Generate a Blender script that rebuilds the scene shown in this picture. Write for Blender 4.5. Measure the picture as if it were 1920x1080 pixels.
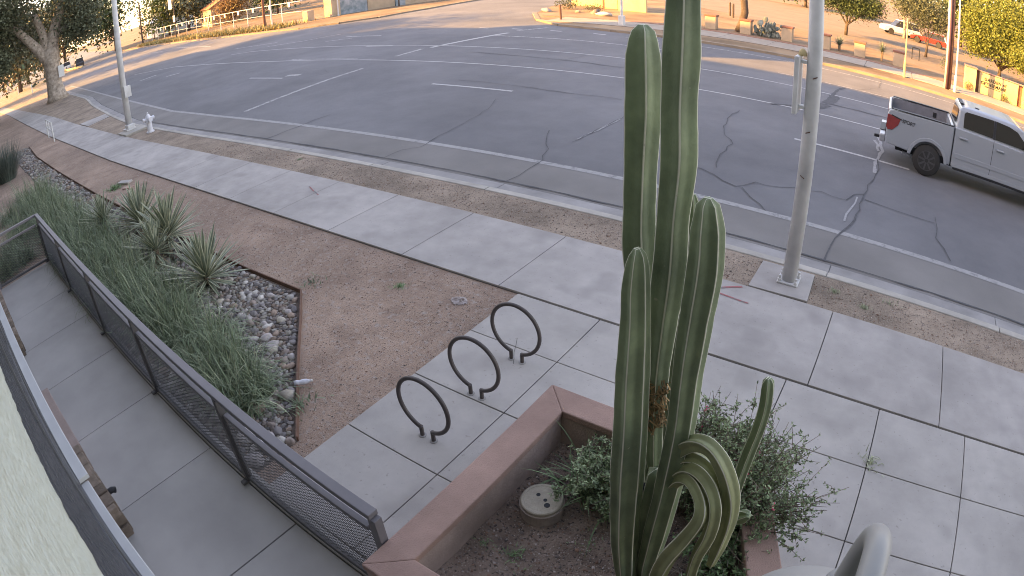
import bpy, math, random
import numpy as np
from mathutils import Vector, Matrix
R = math.radians
rnd = random.Random(7)
for o in list(bpy.data.objects):
    bpy.data.objects.remove(o)
scene = bpy.context.scene
C = scene.collection

# ------------------------------------------------------------------ camera, sky, sun, exposure
H = 4.2                                   # camera height above the pavement
cd = bpy.data.cameras.new('camera')
cam = bpy.data.objects.new('camera', cd); C.objects.link(cam)
PITCH, ROLL, YAW = 0.52703349, -0.04765299, 0.63735173
LA, LB = 0.80152408, 0.06140765           # wide security lens: angle = LA*r + LB*r^3, r in half widths
fv = Vector((-math.sin(YAW)*math.cos(PITCH), math.cos(YAW)*math.cos(PITCH), -math.sin(PITCH)))
r0 = Vector((math.cos(YAW), math.sin(YAW), 0)); u0 = r0.cross(fv)
rv = r0*math.cos(ROLL) + u0*math.sin(ROLL); uv_ = rv.cross(fv)
cam.matrix_world = Matrix(((rv.x, uv_.x, -fv.x, 0), (rv.y, uv_.y, -fv.y, 0), (rv.z, uv_.z, -fv.z, H), (0, 0, 0, 1)))
cd.type = 'PANO'
cd.panorama_type = 'FISHEYE_LENS_POLYNOMIAL'
cd.sensor_fit = 'HORIZONTAL'; cd.sensor_width = 36; cd.sensor_height = 20.25
cd.fisheye_fov = R(200)
cd.fisheye_polynomial_k0 = 0
cd.fisheye_polynomial_k1 = -LA/18
cd.fisheye_polynomial_k2 = 0
cd.fisheye_polynomial_k3 = -LB/18**3
cd.fisheye_polynomial_k4 = 0
cd.clip_start = 0.02; cd.clip_end = 3000
scene.camera = cam

SUN_EL, SUN_TURN = R(21), R(46)           # low afternoon sun behind the building, light runs to +x +y
world = bpy.data.worlds.new('World'); scene.world = world; world.use_nodes = True
wn = world.node_tree.nodes; wl = world.node_tree.links
bg = wn['Background']; sky = wn.new('ShaderNodeTexSky'); sky.sky_type = 'NISHITA'; sky.sun_disc = False
sky.sun_elevation = SUN_EL; sky.sun_rotation = SUN_TURN + math.pi
sky.altitude = 700; sky.air_density = 1.0; sky.dust_density = 1.6; sky.ozone_density = 1.0
wl.new(sky.outputs[0], bg.inputs[0]); bg.inputs[1].default_value = 0.15
sd = bpy.data.lights.new('sun', 'SUN'); sd.energy = 3.8; sd.angle = R(0.5); sd.color = (1.0, 0.66, 0.22)
sun = bpy.data.objects.new('sun', sd); C.objects.link(sun)
sun.rotation_euler = Vector((math.sin(SUN_TURN)*math.cos(SUN_EL), math.cos(SUN_TURN)*math.cos(SUN_EL), -math.sin(SUN_EL))).to_track_quat('-Z', 'Y').to_euler()
sun.location = (0, -30, 40)
vs = scene.view_settings
vs.view_transform = 'Standard'; vs.look = 'None'; vs.gamma = 1; vs.use_curve_mapping = False
vs.exposure = 2.43
vs.use_white_balance = True; vs.white_balance_temperature = 9300; vs.white_balance_tint = 27
scene.render.engine = 'CYCLES'
scene.cycles.max_bounces = 6; scene.cycles.diffuse_bounces = 3; scene.cycles.glossy_bounces = 3
scene.cycles.transmission_bounces = 4; scene.cycles.transparent_max_bounces = 6
try:
    scene.cycles.use_denoising = True; scene.cycles.denoising_input_passes = 'RGB_ALBEDO_NORMAL'; scene.cycles.denoising_prefilter = 'ACCURATE'
    scene.cycles.filter_width = 1.0
except Exception:
    pass

# ------------------------------------------------------------------ materials
MATS = {}
def mat(name, col, rough=0.85, var=0.12, scale=3.0, bump=0.0, bscale=60.0, col2=None, spec=0.3, metal=0.0, island=0.0, stain=None, obj_rand=0.0, coat=0.0, detail=6, nr=.62):
    """colour varied by two octaves of noise in world space, optional second colour, fine bump"""
    if name in MATS: return MATS[name]
    m = bpy.data.materials.new(name); m.use_nodes = True
    n = m.node_tree.nodes; l = m.node_tree.links; b = n['Principled BSDF']
    b.inputs['Roughness'].default_value = rough; b.inputs['Metallic'].default_value = metal
    b.inputs['Specular IOR Level'].default_value = spec
    if coat: b.inputs['Coat Weight'].default_value = coat; b.inputs['Coat Roughness'].default_value = 0.08
    g = n.new('ShaderNodeNewGeometry')
    nz = n.new('ShaderNodeTexNoise'); nz.inputs['Scale'].default_value = scale; nz.inputs['Detail'].default_value = detail; nz.inputs['Roughness'].default_value = nr
    l.new(g.outputs['Position'], nz.inputs['Vector'])
    mx = n.new('ShaderNodeMix'); mx.data_type = 'RGBA'
    c = Vector(col); c2 = Vector(col2) if col2 else c
    a = [max(0, x*(1-var)) for x in c]; d = [min(1, x*(1+var)) for x in c2]
    mx.inputs[6].default_value = (*a, 1); mx.inputs[7].default_value = (*d, 1)
    mr = n.new('ShaderNodeMapRange'); mr.inputs[1].default_value = 0.3; mr.inputs[2].default_value = 0.7
    l.new(nz.outputs['Fac'], mr.inputs[0]); l.new(mr.outputs[0], mx.inputs[0])
    out = mx.outputs[2]
    def mul(sock_in, fac_sock, lo, hi):
        r_ = n.new('ShaderNodeMapRange'); r_.inputs[3].default_value = lo; r_.inputs[4].default_value = hi
        l.new(fac_sock, r_.inputs[0])
        hs = n.new('ShaderNodeHueSaturation'); l.new(sock_in, hs.inputs['Color']); l.new(r_.outputs[0], hs.inputs['Value'])
        return hs.outputs[0]
    if stain:
        st = n.new('ShaderNodeTexNoise'); st.inputs['Scale'].default_value = stain[0]; st.inputs['Detail'].default_value = 4
        l.new(g.outputs['Position'], st.inputs['Vector'])
        s2 = n.new('ShaderNodeMapRange'); s2.inputs[1].default_value = 0.35; s2.inputs[2].default_value = 0.65; l.new(st.outputs['Fac'], s2.inputs[0])
        out = mul(out, s2.outputs[0], 1-stain[1], 1+stain[1]*0.6)
    if island:
        out = mul(out, g.outputs['Random Per Island'], 1-island, 1+island)
    if obj_rand:
        oi = n.new('ShaderNodeObjectInfo'); out = mul(out, oi.outputs['Random'], 1-obj_rand, 1+obj_rand)
    l.new(out, b.inputs['Base Color'])
    if bump:
        bz = n.new('ShaderNodeTexNoise'); bz.inputs['Scale'].default_value = bscale; bz.inputs['Detail'].default_value = 5
        l.new(g.outputs['Position'], bz.inputs['Vector'])
        bp = n.new('ShaderNodeBump'); bp.inputs['Strength'].default_value = min(1, bump); bp.inputs['Distance'].default_value = 0.02
        l.new(bz.outputs['Fac'], bp.inputs['Height']); l.new(bp.outputs[0], b.inputs['Normal'])
    MATS[name] = m
    return m
def speckle(m, col, scale=180, lo=0.62, hi=0.7, amt=1.0):
    """adds small specks of another colour (grit, chips) to a mat() material"""
    n = m.node_tree.nodes; l = m.node_tree.links; b = n['Principled BSDF']
    src = b.inputs['Base Color'].links[0].from_socket
    g = n.new('ShaderNodeNewGeometry'); z = n.new('ShaderNodeTexNoise'); z.inputs['Scale'].default_value = scale; z.inputs['Detail'].default_value = 2
    l.new(g.outputs['Position'], z.inputs['Vector'])
    r_ = n.new('ShaderNodeMapRange'); r_.inputs[1].default_value = lo; r_.inputs[2].default_value = hi; r_.inputs[4].default_value = amt; l.new(z.outputs['Fac'], r_.inputs[0])
    x = n.new('ShaderNodeMix'); x.data_type = 'RGBA'; x.inputs[7].default_value = (*col, 1)
    l.new(r_.outputs[0], x.inputs[0]); l.new(src, x.inputs[6]); l.new(x.outputs[2], b.inputs['Base Color'])
    return m

M_soil = speckle(speckle(mat('soil', (.315, .195, .14), .95, .2, 1.1, .9, 70, col2=(.41, .285, .215), stain=(.45, .22), detail=13, nr=.78), (.50, .43, .39), 90, .58, .68, .8), (.12, .09, .08), 60, .62, .70, .5)
speckle(speckle(M_soil, (.20, .125, .095), 2.2, .50, .66, .55), (.40, .35, .315), 13, .54, .70, .55)
speckle(M_soil, (.13, .095, .08), 38, .60, .70, .6)
M_verge = speckle(speckle(mat('verge_soil', (.245, .175, .13), .95, .24, 1.6, .9, 60, col2=(.36, .275, .21), stain=(.7, .25), detail=13, nr=.8), (.38, .33, .28), 80, .60, .68, .8), (.08, .06, .05), 45, .60, .68, .75)
M_bed = speckle(speckle(mat('planter_soil', (.17, .115, .092), .95, .3, 3, 1, 60, col2=(.27, .195, .155)), (.38, .32, .28), 75, .62, .68, .9), (.04, .03, .028), 40, .58, .66, .8)
M_conc = speckle(mat('sidewalk_concrete', (.395, .36, .335), .9, .10, 2.2, .3, 220, stain=(.55, .15), obj_rand=.05, detail=12, nr=.72), (.2, .18, .165), 26, .67, .75, .55)
speckle(M_conc, (.27, .245, .23), 1.3, .56, .70, .5)
M_concw = speckle(mat('path_concrete', (.415, .38, .35), .9, .09, 2.6, .28, 240, stain=(.8, .13), obj_rand=.035, detail=12, nr=.72), (.22, .20, .185), 22, .67, .75, .5)
speckle(M_concw, (.29, .265, .245), 1.5, .57, .70, .5)
M_ramp = mat('ramp_concrete', (.385, .36, .33), .8, .07, 1.3, .15, 200, stain=(.7, .14), obj_rand=.04, detail=9)
M_joint = mat('joint_filler', (.12, .115, .11), .95, .2, 20)
M_kerb = mat('kerb_concrete', (.42, .385, .34), .9, .12, 4, .4, 120, stain=(.8, .15), obj_rand=.05)
M_gut = mat('gutter_concrete', (.30, .285, .275), .9, .12, 3, .3, 120, stain=(.9, .15), obj_rand=.05)
M_asph = speckle(mat('asphalt', (.148, .148, .156), .88, .10, .35, .5, 160, col2=(.18, .178, .182), stain=(.16, .16), detail=14, nr=.72), (.30, .29, .28), 140, .66, .74, .35)
M_asph2 = speckle(mat('shoulder_asphalt', (.21, .197, .186), .9, .09, .6, .5, 160, stain=(.3, .1), detail=10), (.34, .32, .30), 140, .66, .74, .35)
M_crack = mat('crack_tar', (.085, .084, .088), .8, .25, 9)
M_seal = mat('crack_seal_pale', (.30, .295, .295), .8, .2, 12)
def paint(name, col, wear):
    m = mat(name, col, .75, .08, 6)
    n = m.node_tree.nodes; l = m.node_tree.links; b = n['Principled BSDF']
    src = b.inputs['Base Color'].links[0].from_socket
    g = n.new('ShaderNodeNewGeometry'); z = n.new('ShaderNodeTexNoise'); z.inputs['Scale'].default_value = 7; z.inputs['Detail'].default_value = 8; z.inputs['Roughness'].default_value = .75
    l.new(g.outputs['Position'], z.inputs['Vector'])
    r_ = n.new('ShaderNodeMapRange'); r_.inputs[1].default_value = wear; r_.inputs[2].default_value = wear+.12; l.new(z.outputs['Fac'], r_.inputs[0])
    x = n.new('ShaderNodeMix'); x.data_type = 'RGBA'; x.inputs[7].default_value = (.19, .185, .185, 1)
    l.new(r_.outputs[0], x.inputs[0]); l.new(src, x.inputs[6]); l.new(x.outputs[2], b.inputs['Base Color'])
    return m
M_paint = paint('road_paint', (.44, .43, .42), .55)
M_paintw = paint('road_paint_worn', (.40, .39, .38), .46)
M_paintb = paint('road_paint_edge', (.31, .30, .29), .52)
M_red = paint('marking_red_paint', (.42, .12, .12), .46)
M_rail = mat('rail_steel', (.17, .155, .16), .5, .1, 3, spec=.4)
M_raild = mat('rail_steel_dark', (.10, .092, .09), .55, .12, 3, spec=.4)
M_rack = mat('rack_bronze', (.075, .06, .058), .5, .12, 8, spec=.4)
M_pink = mat('planter_render', (.40, .25, .205), .92, .14, 3, .4, 90, stain=(1.2, .2), detail=13, nr=.74)
M_pinkin = mat('planter_inner_render', (.40, .29, .245), .95, .22, 2.2, .4, 50, stain=(1.5, .22), detail=9)
M_stucco = mat('stucco', (.42, .455, .40), .95, .05, 5, .5, 75)
M_sill = mat('sill_metal', (.50, .50, .48), .6, .06, 3, .1, 80)
M_frame = mat('window_frame', (.10, .105, .11), .45, .08, 3)
M_galv = mat('galvanised_steel', (.60, .59, .58), .5, .08, 4, .1, 40, spec=.5, metal=.0, stain=(2.5, .12))
M_bark = mat('tree_bark', (.27, .21, .165), .95, .3, 3.5, 1, 12, col2=(.42, .35, .29))
M_barkd = mat('dark_bark', (.10, .075, .06), .95, .3, 5, .8, 20)
M_wood = mat('pole_wood', (.16, .08, .06), .85, .2, 4, .4, 30)
M_hyd = mat('hydrant_paint', (.62, .62, .66), .4, .06, 5)
M_tan = mat('tan_stucco', (.48, .36, .25), .95, .08, 2, .3, 60, stain=(.8, .1))
M_yel = mat('yellow_stucco', (.60, .46, .25), .95, .08, 2, .3, 60, stain=(.8, .1))
M_cap = mat('brick_cap', (.24, .115, .085), .9, .2, 6)
M_black = mat('black_paint', (.02, .02, .022), .5, .1, 5)
M_white = mat('white_paint', (.62, .62, .60), .5, .05, 3)

# ------------------------------------------------------------------ mesh helpers
class MB:
    def __init__(s): s.v = []; s.f = []; s.a = []
    def add(s, vs, fs, a=None):
        k = len(s.v); s.v += [tuple(x) for x in vs]; s.f += [tuple(i+k for i in f) for f in fs]
        s.a += list(a) if a is not None else [0.0]*len(vs)
        return s
    def box(s, x0, x1, y0, y1, z0, z1, m=None):
        vs = [Vector(p) for p in ((x0,y0,z0),(x1,y0,z0),(x1,y1,z0),(x0,y1,z0),(x0,y0,z1),(x1,y0,z1),(x1,y1,z1),(x0,y1,z1))]
        if m is not None: vs = [m @ p for p in vs]
        return s.add(vs, [(0,3,2,1),(4,5,6,7),(0,1,5,4),(1,2,6,5),(2,3,7,6),(3,0,4,7)])
    def cbox(s, c, d, m=None):
        return s.box(c[0]-d[0]/2, c[0]+d[0]/2, c[1]-d[1]/2, c[1]+d[1]/2, c[2]-d[2]/2, c[2]+d[2]/2, m)
    def prism(s, poly, z0, z1, axis='z'):
        n = len(poly)
        f = {'z': lambda a, b, c: (a, b, c), 'y': lambda a, b, c: (a, c, b), 'x': lambda a, b, c: (c, a, b)}[axis]
        vs = [f(p[0], p[1], z0) for p in poly] + [f(p[0], p[1], z1) for p in poly]
        return s.add(vs, [tuple(range(n))[::-1], tuple(range(n, 2*n))] + [(i, (i+1) % n, n+(i+1) % n, n+i) for i in range(n)])
    def tube(s, path, rad, n=8, closed=False, caps=True, flat=1.0):
        P = [Vector(p) for p in path]; k = len(P)
        rs = rad if isinstance(rad, (list, tuple)) else [rad]*k
        vs = []; up = None
        for i in range(k):
            t = (P[(i+1) % k]-P[i-1]) if closed else (P[min(i+1, k-1)]-P[max(i-1, 0)])
            t.normalize()
            if up is None:
                up = Vector((0, 0, 1)) if abs(t.z) < .9 else Vector((1, 0, 0))
            a = t.cross(up)
            if a.length < 1e-5: a = t.cross(Vector((0, 1, 0)))
            a.normalize(); b = a.cross(t).normalized(); up = b
            for j in range(n):
                q = 2*math.pi*j/n + math.pi/n
                vs.append(P[i] + a*math.cos(q)*rs[i] + b*math.sin(q)*rs[i]*flat)
        fs = []
        for i in range(k if closed else k-1):
            for j in range(n):
                fs.append((i*n+j, i*n+(j+1) % n, ((i+1) % k)*n+(j+1) % n, ((i+1) % k)*n+j))
        if caps and not closed:
            fs.append(tuple(range(n))[::-1]); fs.append(tuple((k-1)*n+j for j in range(n)))
        return s.add(vs, fs)
    def lathe(s, prof, n=20, c=(0, 0, 0), axis='z'):
        vs = []
        for r_, z in prof:
            for j in range(n):
                q = 2*math.pi*j/n; a, b = r_*math.cos(q), r_*math.sin(q)
                p = {'z': (a, b, z), 'y': (a, z, b), 'x': (z, a, b)}[axis]
                vs.append((p[0]+c[0], p[1]+c[1], p[2]+c[2]))
        k = len(prof)
        fs = [(i*n+j, i*n+(j+1) % n, (i+1)*n+(j+1) % n, (i+1)*n+j) for i in range(k-1) for j in range(n)]
        if prof[0][0] > 1e-4: fs.append(tuple(range(n))[::-1])
        if prof[-1][0] > 1e-4: fs.append(tuple((k-1)*n+j for j in range(n)))
        return s.add(vs, fs)
    def strip(s, pts, w, z, z1=None):
        """flat ribbon on the ground along pts (x, y); w a number or a list"""
        P = [Vector((p[0], p[1])) for p in pts]; k = len(P)
        ws = w if isinstance(w, (list, tuple)) else [w]*k
        vs = []
        for i in range(k):
            t = P[min(i+1, k-1)]-P[max(i-1, 0)]; t.normalize(); nn = Vector((-t.y, t.x))
            vs += [(*(P[i]+nn*ws[i]/2), z), (*(P[i]-nn*ws[i]/2), z)]
        return s.add(vs, [(2*i, 2*i+1, 2*i+3, 2*i+2) for i in range(k-1)])
    def build(s, name, m, parent=None, org=None, smooth=False, bevel=0, attr=None):
        o_ = Vector(org) if org is not None else Vector((0, 0, 0))
        me = bpy.data.meshes.new(name)
        me.from_pydata([tuple(Vector(p)-o_) for p in s.v], [], s.f)
        me.materials.append(m)
        if smooth:
            me.polygons.foreach_set('use_smooth', [True]*len(me.polygons))
        if attr:
            at = me.attributes.new(attr, 'FLOAT', 'POINT'); at.data.foreach_set('value', s.a)
        me.update()
        o = bpy.data.objects.new(name, me); C.objects.link(o)
        o.location = o_
        if parent is not None: attach(o, parent)
        if bevel:
            bm = o.modifiers.new('edge', 'BEVEL'); bm.width = bevel; bm.segments = 2; bm.limit_method = 'ANGLE'; bm.angle_limit = R(40)
        return o
def attach(o, parent):
    """o.location given in world space; parents are only moved and turned about z"""
    pm = parent.matrix_basis.copy(); q = parent.parent
    while q is not None:
        pm = q.matrix_basis @ pm; q = q.parent
    w = o.matrix_basis.copy(); o.parent = parent
    o.matrix_basis = pm.inverted() @ w
def tag(o, label=None, cat=None, group=None, kind=None):
    if label: o['label'] = label
    if cat: o['category'] = cat
    if group: o['group'] = group
    if kind: o['kind'] = kind
    return o
def empty(name, loc, label, cat, group=None, rz=0):
    o = bpy.data.objects.new(name, None); C.objects.link(o); o.location = loc; o.rotation_euler.z = rz; o.empty_display_size = .2
    return tag(o, label, cat, group)
def inst(name, me, parent, mw):
    """one more object that shares mesh data, placed by a matrix in the parent's space"""
    o = bpy.data.objects.new(name, me); C.objects.link(o); o.parent = parent; o.matrix_basis = mw
    return o
def interp(pts, x):
    pts = sorted(pts)
    return float(np.interp(x, [p[0] for p in pts], [p[1] for p in pts]))
def jitter_line(pts, amp, step):
    """breaks a polyline into short uneven steps"""
    out = []
    for a, b in zip(pts[:-1], pts[1:]):
        a = Vector(a); b = Vector(b); n = max(1, int((b-a).length/step)); t = (b-a)
        nn = Vector((-t.y, t.x)).normalized() if t.length else Vector((0, 0))
        for i in range(n):
            out.append(a+t*i/n + (nn*rnd.uniform(-amp, amp) if i else Vector((0, 0))))
    out.append(Vector(pts[-1]))
    return [(p.x, p.y) for p in out]
# ------------------------------------------------------------------ ground, road, pavements
RZ = -0.10; RS = (H-RZ)/H                 # the carriageway lies a kerb's height lower
def rs(pts): return [(p[0]*RS, p[1]*RS) for p in pts]
KB = [(-140, 20.5), (-80, 16), (-46, 11.95), (-39.6, 10.6), (-33.4, 9.66), (-31.2, 9.3), (-26, 8.6), (-20, 8.42), (60, 8.38)]
SN = [(-140, 9.6), (-90, 8.2), (-68, 7.75), (-46.5, 6.69), (-33.4, 6.11), (-20, 5.72), (60, 5.68)]
SF = [(-140, 11.2), (-90, 9.8), (-72, 9.21), (-54.5, 8.75), (-43.5, 8.45), (-33.1, 7.85), (-23, 7.45), (60, 7.44)]
M_far = mat('dry_ground', (.20, .13, .075), .95, .25, .25, .5, 20, col2=(.29, .195, .12), stain=(.08, .2))
g = MB(); g.add([(-1500, -400, -.16), (1500, -400, -.16), (1500, 1800, -.16), (-1500, 1800, -.16)], [(0, 1, 2, 3)])
tag(g.build('ground', M_far), kind='structure')

xs = [-140, -80, -60, -46, -39.6, -33.4, -31.2, -26, -20, -10, 0, 10, 60]
yard = MB(); yard.prism([(-140, -.05), (60, -.05)] + [(x, interp(KB, x)) for x in reversed(xs)], -.15, 0)
yard_o = tag(yard.build('yard_soil', M_soil), kind='structure')
vg = MB()
vg.prism([(x, interp(SF, x)-.05) for x in xs] + [(x, interp(KB, x)-.005) for x in reversed(xs)], .001, .006)
tag(vg.build('verge', M_verge), kind='structure')

# the carriageway and its shoulder
road = MB()
road.add([(-400, 8, RZ), (80, 8, RZ), (80, 36, RZ), (-20, 36, RZ), (-20, 140, RZ), (-55, 140, RZ), (-55, 46, RZ), (-400, 130, RZ)], [tuple(range(8))])
road_o = tag(road.build('road', M_asph), kind='structure')
sh = MB()
EL = [(-70, 16.5), (-60.8, 15.3), (-37.3, 12.02), (-24.8, 10.43), (-17.4, 10.22), (60, 10.19)]
xs2 = [-70, -60, -50, -37, -30, -25, -20, -10, 0, 10, 40]
sh.add([(*rs([(x, interp(KB, x)+.45)])[0], RZ+.004) for x in xs2] + [(*rs([(x, interp(EL, x))])[0], RZ+.004) for x in reversed(xs2)], [tuple(range(2*len(xs2)))])
sh.build('shoulder', M_asph2, road_o)

def line(pts, w, m, name='lane_line', z=.008):
    b = MB(); b.strip(rs(pts), w, RZ+z); return b.build(name, m, road_o)
line([(x, interp(EL, x)) for x in xs2], .17, M_paintb, 'edge_line')
for a, b_ in ((-14.48, -11.14), (-2.48, .76), (9.5, 12.7), (-26.5, -23.5)):
    line([(a, 15.58), (b_, 15.55)], .13, M_paint, 'lane_dash')
MARKS = {"arrow2":[[-23.8,16.0],[-23.0,16.2]],"cw1":[[-43.72,15.95],[-43.59,17.35]],"cw2":[[-40.02,16.65],[-39.29,17.46]],"worn1":[[-38.62,24.46],[-35.87,25.89],[-34.43,28.14]],"worn2":[[-44.04,24.79],[-39.55,26.05]],"dl1":[[-32.21,26.76],[-28.78,26.7]],"dl2":[[-32.46,25.13],[-30.75,25.98]],"fl1":[[-69.05,30.61],[-54.36,27.9]],"fl2":[[-76.64,29.91],[-70.29,29.26]]}
line([(-51.1, 18.2), (-44.9, 19.6), (-37.9, 19.5), (-29.9, 19.26), (-20, 19.28), (60, 19.28)], .11, M_paint)
line([(-40.3, 22.3), (-38.5, 22.9), (-34.8, 23.1), (-20, 23.2), (60, 23.17)], .11, M_paint)
line([(-26, 22.9), (-24, 23.0)], .15, M_paint); line([(-28.5, 19.55), (-22.8, 19.5)], .13, M_paintw)
line([(-19.3, 10.95), (-20.0, 15.4), (-20.2, 17.5)], .2, M_paintw, 'stop_line'); line([(-20.9, 20.2), (-21.1, 22.2)], .25, M_paintw, 'stop_line')
line([(-20.9, 22.6), (-20.5, 26.9), (-20.3, 28.2)], .28, M_paint, 'stop_line'); line([(-20.3, 26.95), (-15, 27.0), (-9, 26.6)], .18, M_paintw, 'stop_line')
line([(-20.4, 29.2), (-19.6, 31.2)], .25, M_paintw, 'stop_line')
for x in (-23.7, -21.3, -18.7, -16.0): line([(x, 29.95), (x+.75, 29.9)], .22, M_paint, 'dotted_line')
line([(-14, 29.7), (60, 29.3)], .12, M_paintw); line([(-5, 25.6), (60, 27.6)], .10, M_paintw)
for k, v in MARKS.items(): line(v, .35 if k[0] in 'ac' else .22, M_paintw, 'worn_marking')
CRACKS = {"a":[[-7.79,12.3],[-7.45,11.63],[-7.02,11.04],[-6.89,10.59],[-6.72,10.34],[-6.7,10.16],[-6.67,9.66],[-6.62,9.34],[-6.66,8.95]],"b":[[-4.51,17.42],[-4.54,16.49],[-4.38,15.28],[-4.07,14.43],[-3.71,13.89],[-3.73,12.91],[-3.51,11.94]],"c":[[-3.98,11.75],[-3.73,11.66],[-3.42,11.5],[-3.17,11.27],[-2.84,11.13],[-2.72,11.29],[-2.56,11.63],[-2.34,11.58],[-2.02,11.69],[-1.8,11.86],[-1.46,11.89],[-1.21,12.05],[-0.96,11.93],[-0.65,11.95],[-0.52,12.43],[-0.31,12.6]],"d":[[-2.72,11.15],[-2.45,10.76],[-2.02,10.28]],"e":[[-0.15,15.62],[-0.11,14.46],[-0.2,13.63],[-0.31,12.6],[-0.36,11.91],[-0.37,11.3],[-0.43,10.68],[-0.56,10.19],[-0.65,9.62],[-0.67,9.22],[-0.67,8.91]],"f":[[-0.26,12.29],[0.25,12.19],[0.61,12.15],[1.06,12.12],[1.37,12.14]],"g":[[1.39,12.51],[1.42,11.91],[1.37,11.33],[1.54,10.96],[1.67,10.46]],"h":[[-11.0,14.52],[-10.41,13.36],[-10.16,12.23],[-10.01,11.48],[-9.91,10.76],[-9.74,10.14],[-9.69,9.91],[-9.97,9.54],[-9.95,8.95]],"i":[[-6.85,11.74],[-6.82,12.62],[-6.83,13.34],[-6.88,14.58]],"j":[[-13.99,16.4],[-12.34,16.32],[-11.33,16.29],[-10.23,16.13],[-9.01,16.14],[-7.78,16.22]],"k":[[-17.72,21.73],[-15.35,21.51],[-12.76,21.36],[-9.97,21.09],[-7.53,21.27]],"l":[[-12.78,21.51],[-12.65,22.23],[-12.6,22.94]],"m":[[-3.93,19.15],[-3.49,19.47],[-3.16,19.67],[-2.5,20.18],[-2.3,20.84],[-2.31,22.06],[-2.3,23.21],[-2.24,24.68],[-2.05,25.42]],"n":[[-2.12,21.3],[-1.38,21.3],[0.02,21.34],[4,21.5]],"o":[[-1.63,25.77],[-1.12,26.44],[-0.62,27.75],[-0.54,30.26]],"p":[[-14.81,11.37],[-14.86,10.79],[-14.76,10.1],[-14.8,9]],"s":[[-24.5,17.5],[-22.6,17.3],[-21.4,16.6],[-21.8,15.4],[-22.9,14.6]]}
WID = dict(m=.16, n=.10, k=.08, e=.06, j=.05, h=.035, r=.025, s=.03)
for k, v in CRACKS.items():
    w = WID.get(k, .042)*(.62 if k not in 'mn' else .8)
    pts = jitter_line(rs(v), .05, .28)
    b = MB(); b.strip(pts, [w*rnd.uniform(.45, 1.35) for _ in pts], RZ+.012); b.build('road_crack', M_crack, road_o)
for v, w in (([[-0.29,18.28],[-0.14,17.54],[-0.05,16.62],[-0.16,15.61],[-0.17,14.36]], .10), ([[-0.36,17.63],[-0.22,17.19],[-0.17,16.5]], .08), ([[-0.44,12.32],[-0.51,11.53],[-0.56,10.81]], .04), ([[-6.86,12.0],[-6.8,12.9],[-6.84,14.2]], .06)):
    pts = jitter_line(rs(v), .04, .3); b = MB(); b.strip(pts, [w*rnd.uniform(.5, 1.3) for _ in pts], RZ+.010); b.build('sealed_crack', M_seal, road_o)
for v in ([[-2.3, 21.2], [-2.2, 22.0], [-2.25, 23.0]], [[-2.9, 19.9], [-2.45, 20.3], [-2.3, 21.0]]):
    b = MB(); b.strip(jitter_line(rs(v), .06, .3), .42, RZ+.010); b.build('tar_patch', M_crack, road_o)

# gutter and kerb, cast in lengths
kerb_o = bpy.data.objects.new('kerb', None); C.objects.link(kerb_o); tag(kerb_o, kind='structure')
gut_o = bpy.data.objects.new('gutter', None); C.objects.link(gut_o); tag(gut_o, kind='structure')
kx = [-0.55-3.1*i for i in range(28)][::-1] + [-0.55+3.1*i for i in range(1, 6)]
for a, b_ in zip(kx[:-1], kx[1:]):
    a += .006; b_ -= .006
    ya, yb = interp(KB, a), interp(KB, b_)
    k = MB(); k.prism([(a, ya), (b_, yb), (b_, yb+.17), (a, ya+.17)], -.14, .02); k.build('kerb_stone', M_kerb, kerb_o, bevel=.02)
    k = MB(); k.prism([(a, ya+.175), (b_, yb+.175), (b_*1.0, (yb+.53)*1.012), (a*1.0, (ya+.53)*1.012)], -.14, RZ+.014); k.build('gutter_slab', M_gut, gut_o, bevel=.006)
b = MB(); pts = jitter_line(rs([(x, interp(KB, x)+.54) for x in (-45, -38, -31, -26, -20, -12, -4, 4, 14)]), .012, .35)
b.strip(pts, [rnd.uniform(.02, .06) for _ in pts], RZ+.016); b.build('gutter_crack', M_crack, gut_o)

# pavements made of single slabs
def slabs(name, cells, m, base_m=M_joint, top=.035, gap=.006):
    o = bpy.data.objects.new(name, None); C.objects.link(o); tag(o, kind='structure')
    base = MB()
    for poly in cells: base.prism(poly, 0.002, .012)
    base.build('joint_bed', base_m, o)
    for poly in cells:
        cx = sum(p[0] for p in poly)/len(poly); cy = sum(p[1] for p in poly)/len(poly)
        q = []
        for p in poly:
            d = Vector((p[0]-cx, p[1]-cy)); q.append((p[0]-math.copysign(gap, d.x), p[1]-math.copysign(gap, d.y)))
        s = MB(); z = top + rnd.uniform(-.0015, .0015); s.prism(q, .003, z); s.build('slab', m, o, bevel=.005)
    return o
jx = [-90, -81, -74, -68] + [-11.44-1.757*i for i in range(32)][::-1] + [-9.67, -7.98, -6.22, -4.45, -2.35, -.28, 1.46, 3.2, 4.95, 6.7, 8.45, 10.2]
cells = [[(a, interp(SN, a)), (b_, interp(SN, b_)), (b_, interp(SF, b_)), (a, interp(SF, a))] for a, b_ in zip(jx[:-1], jx[1:])]
cells.append([(-33.0, 7.92), (-30.8, 7.84), (-31.0, 9.22), (-32.7, 9.5)])
cells.append([(-1.57, 7.47), (-.68, 7.50), (-.72, 8.33), (-1.57, 8.33)])
side_o = slabs('sidewalk', cells, M_conc)
px = [-4.12, -2.925, -1.73, -.54, .65, 1.84, 3.03, 4.22, 5.41]; py = [1.585, 2.69, 3.715, 4.70, 5.684]
slabs('path', [[(a, c), (b_, c), (b_, d), (a, d)] for a, b_ in zip(px[:-1], px[1:]) for c, d in zip(py[:-1], py[1:])] + [[(a, .3), (b_, .3), (b_, 1.61), (a, 1.61)] for a, b_ in zip(px[4:-1], px[5:])], M_concw)
rx = [-13.3, -11.14, -9.65, -8.1, -6.56, -5.05, -3.53, -2.0, -.5, .64]
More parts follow.
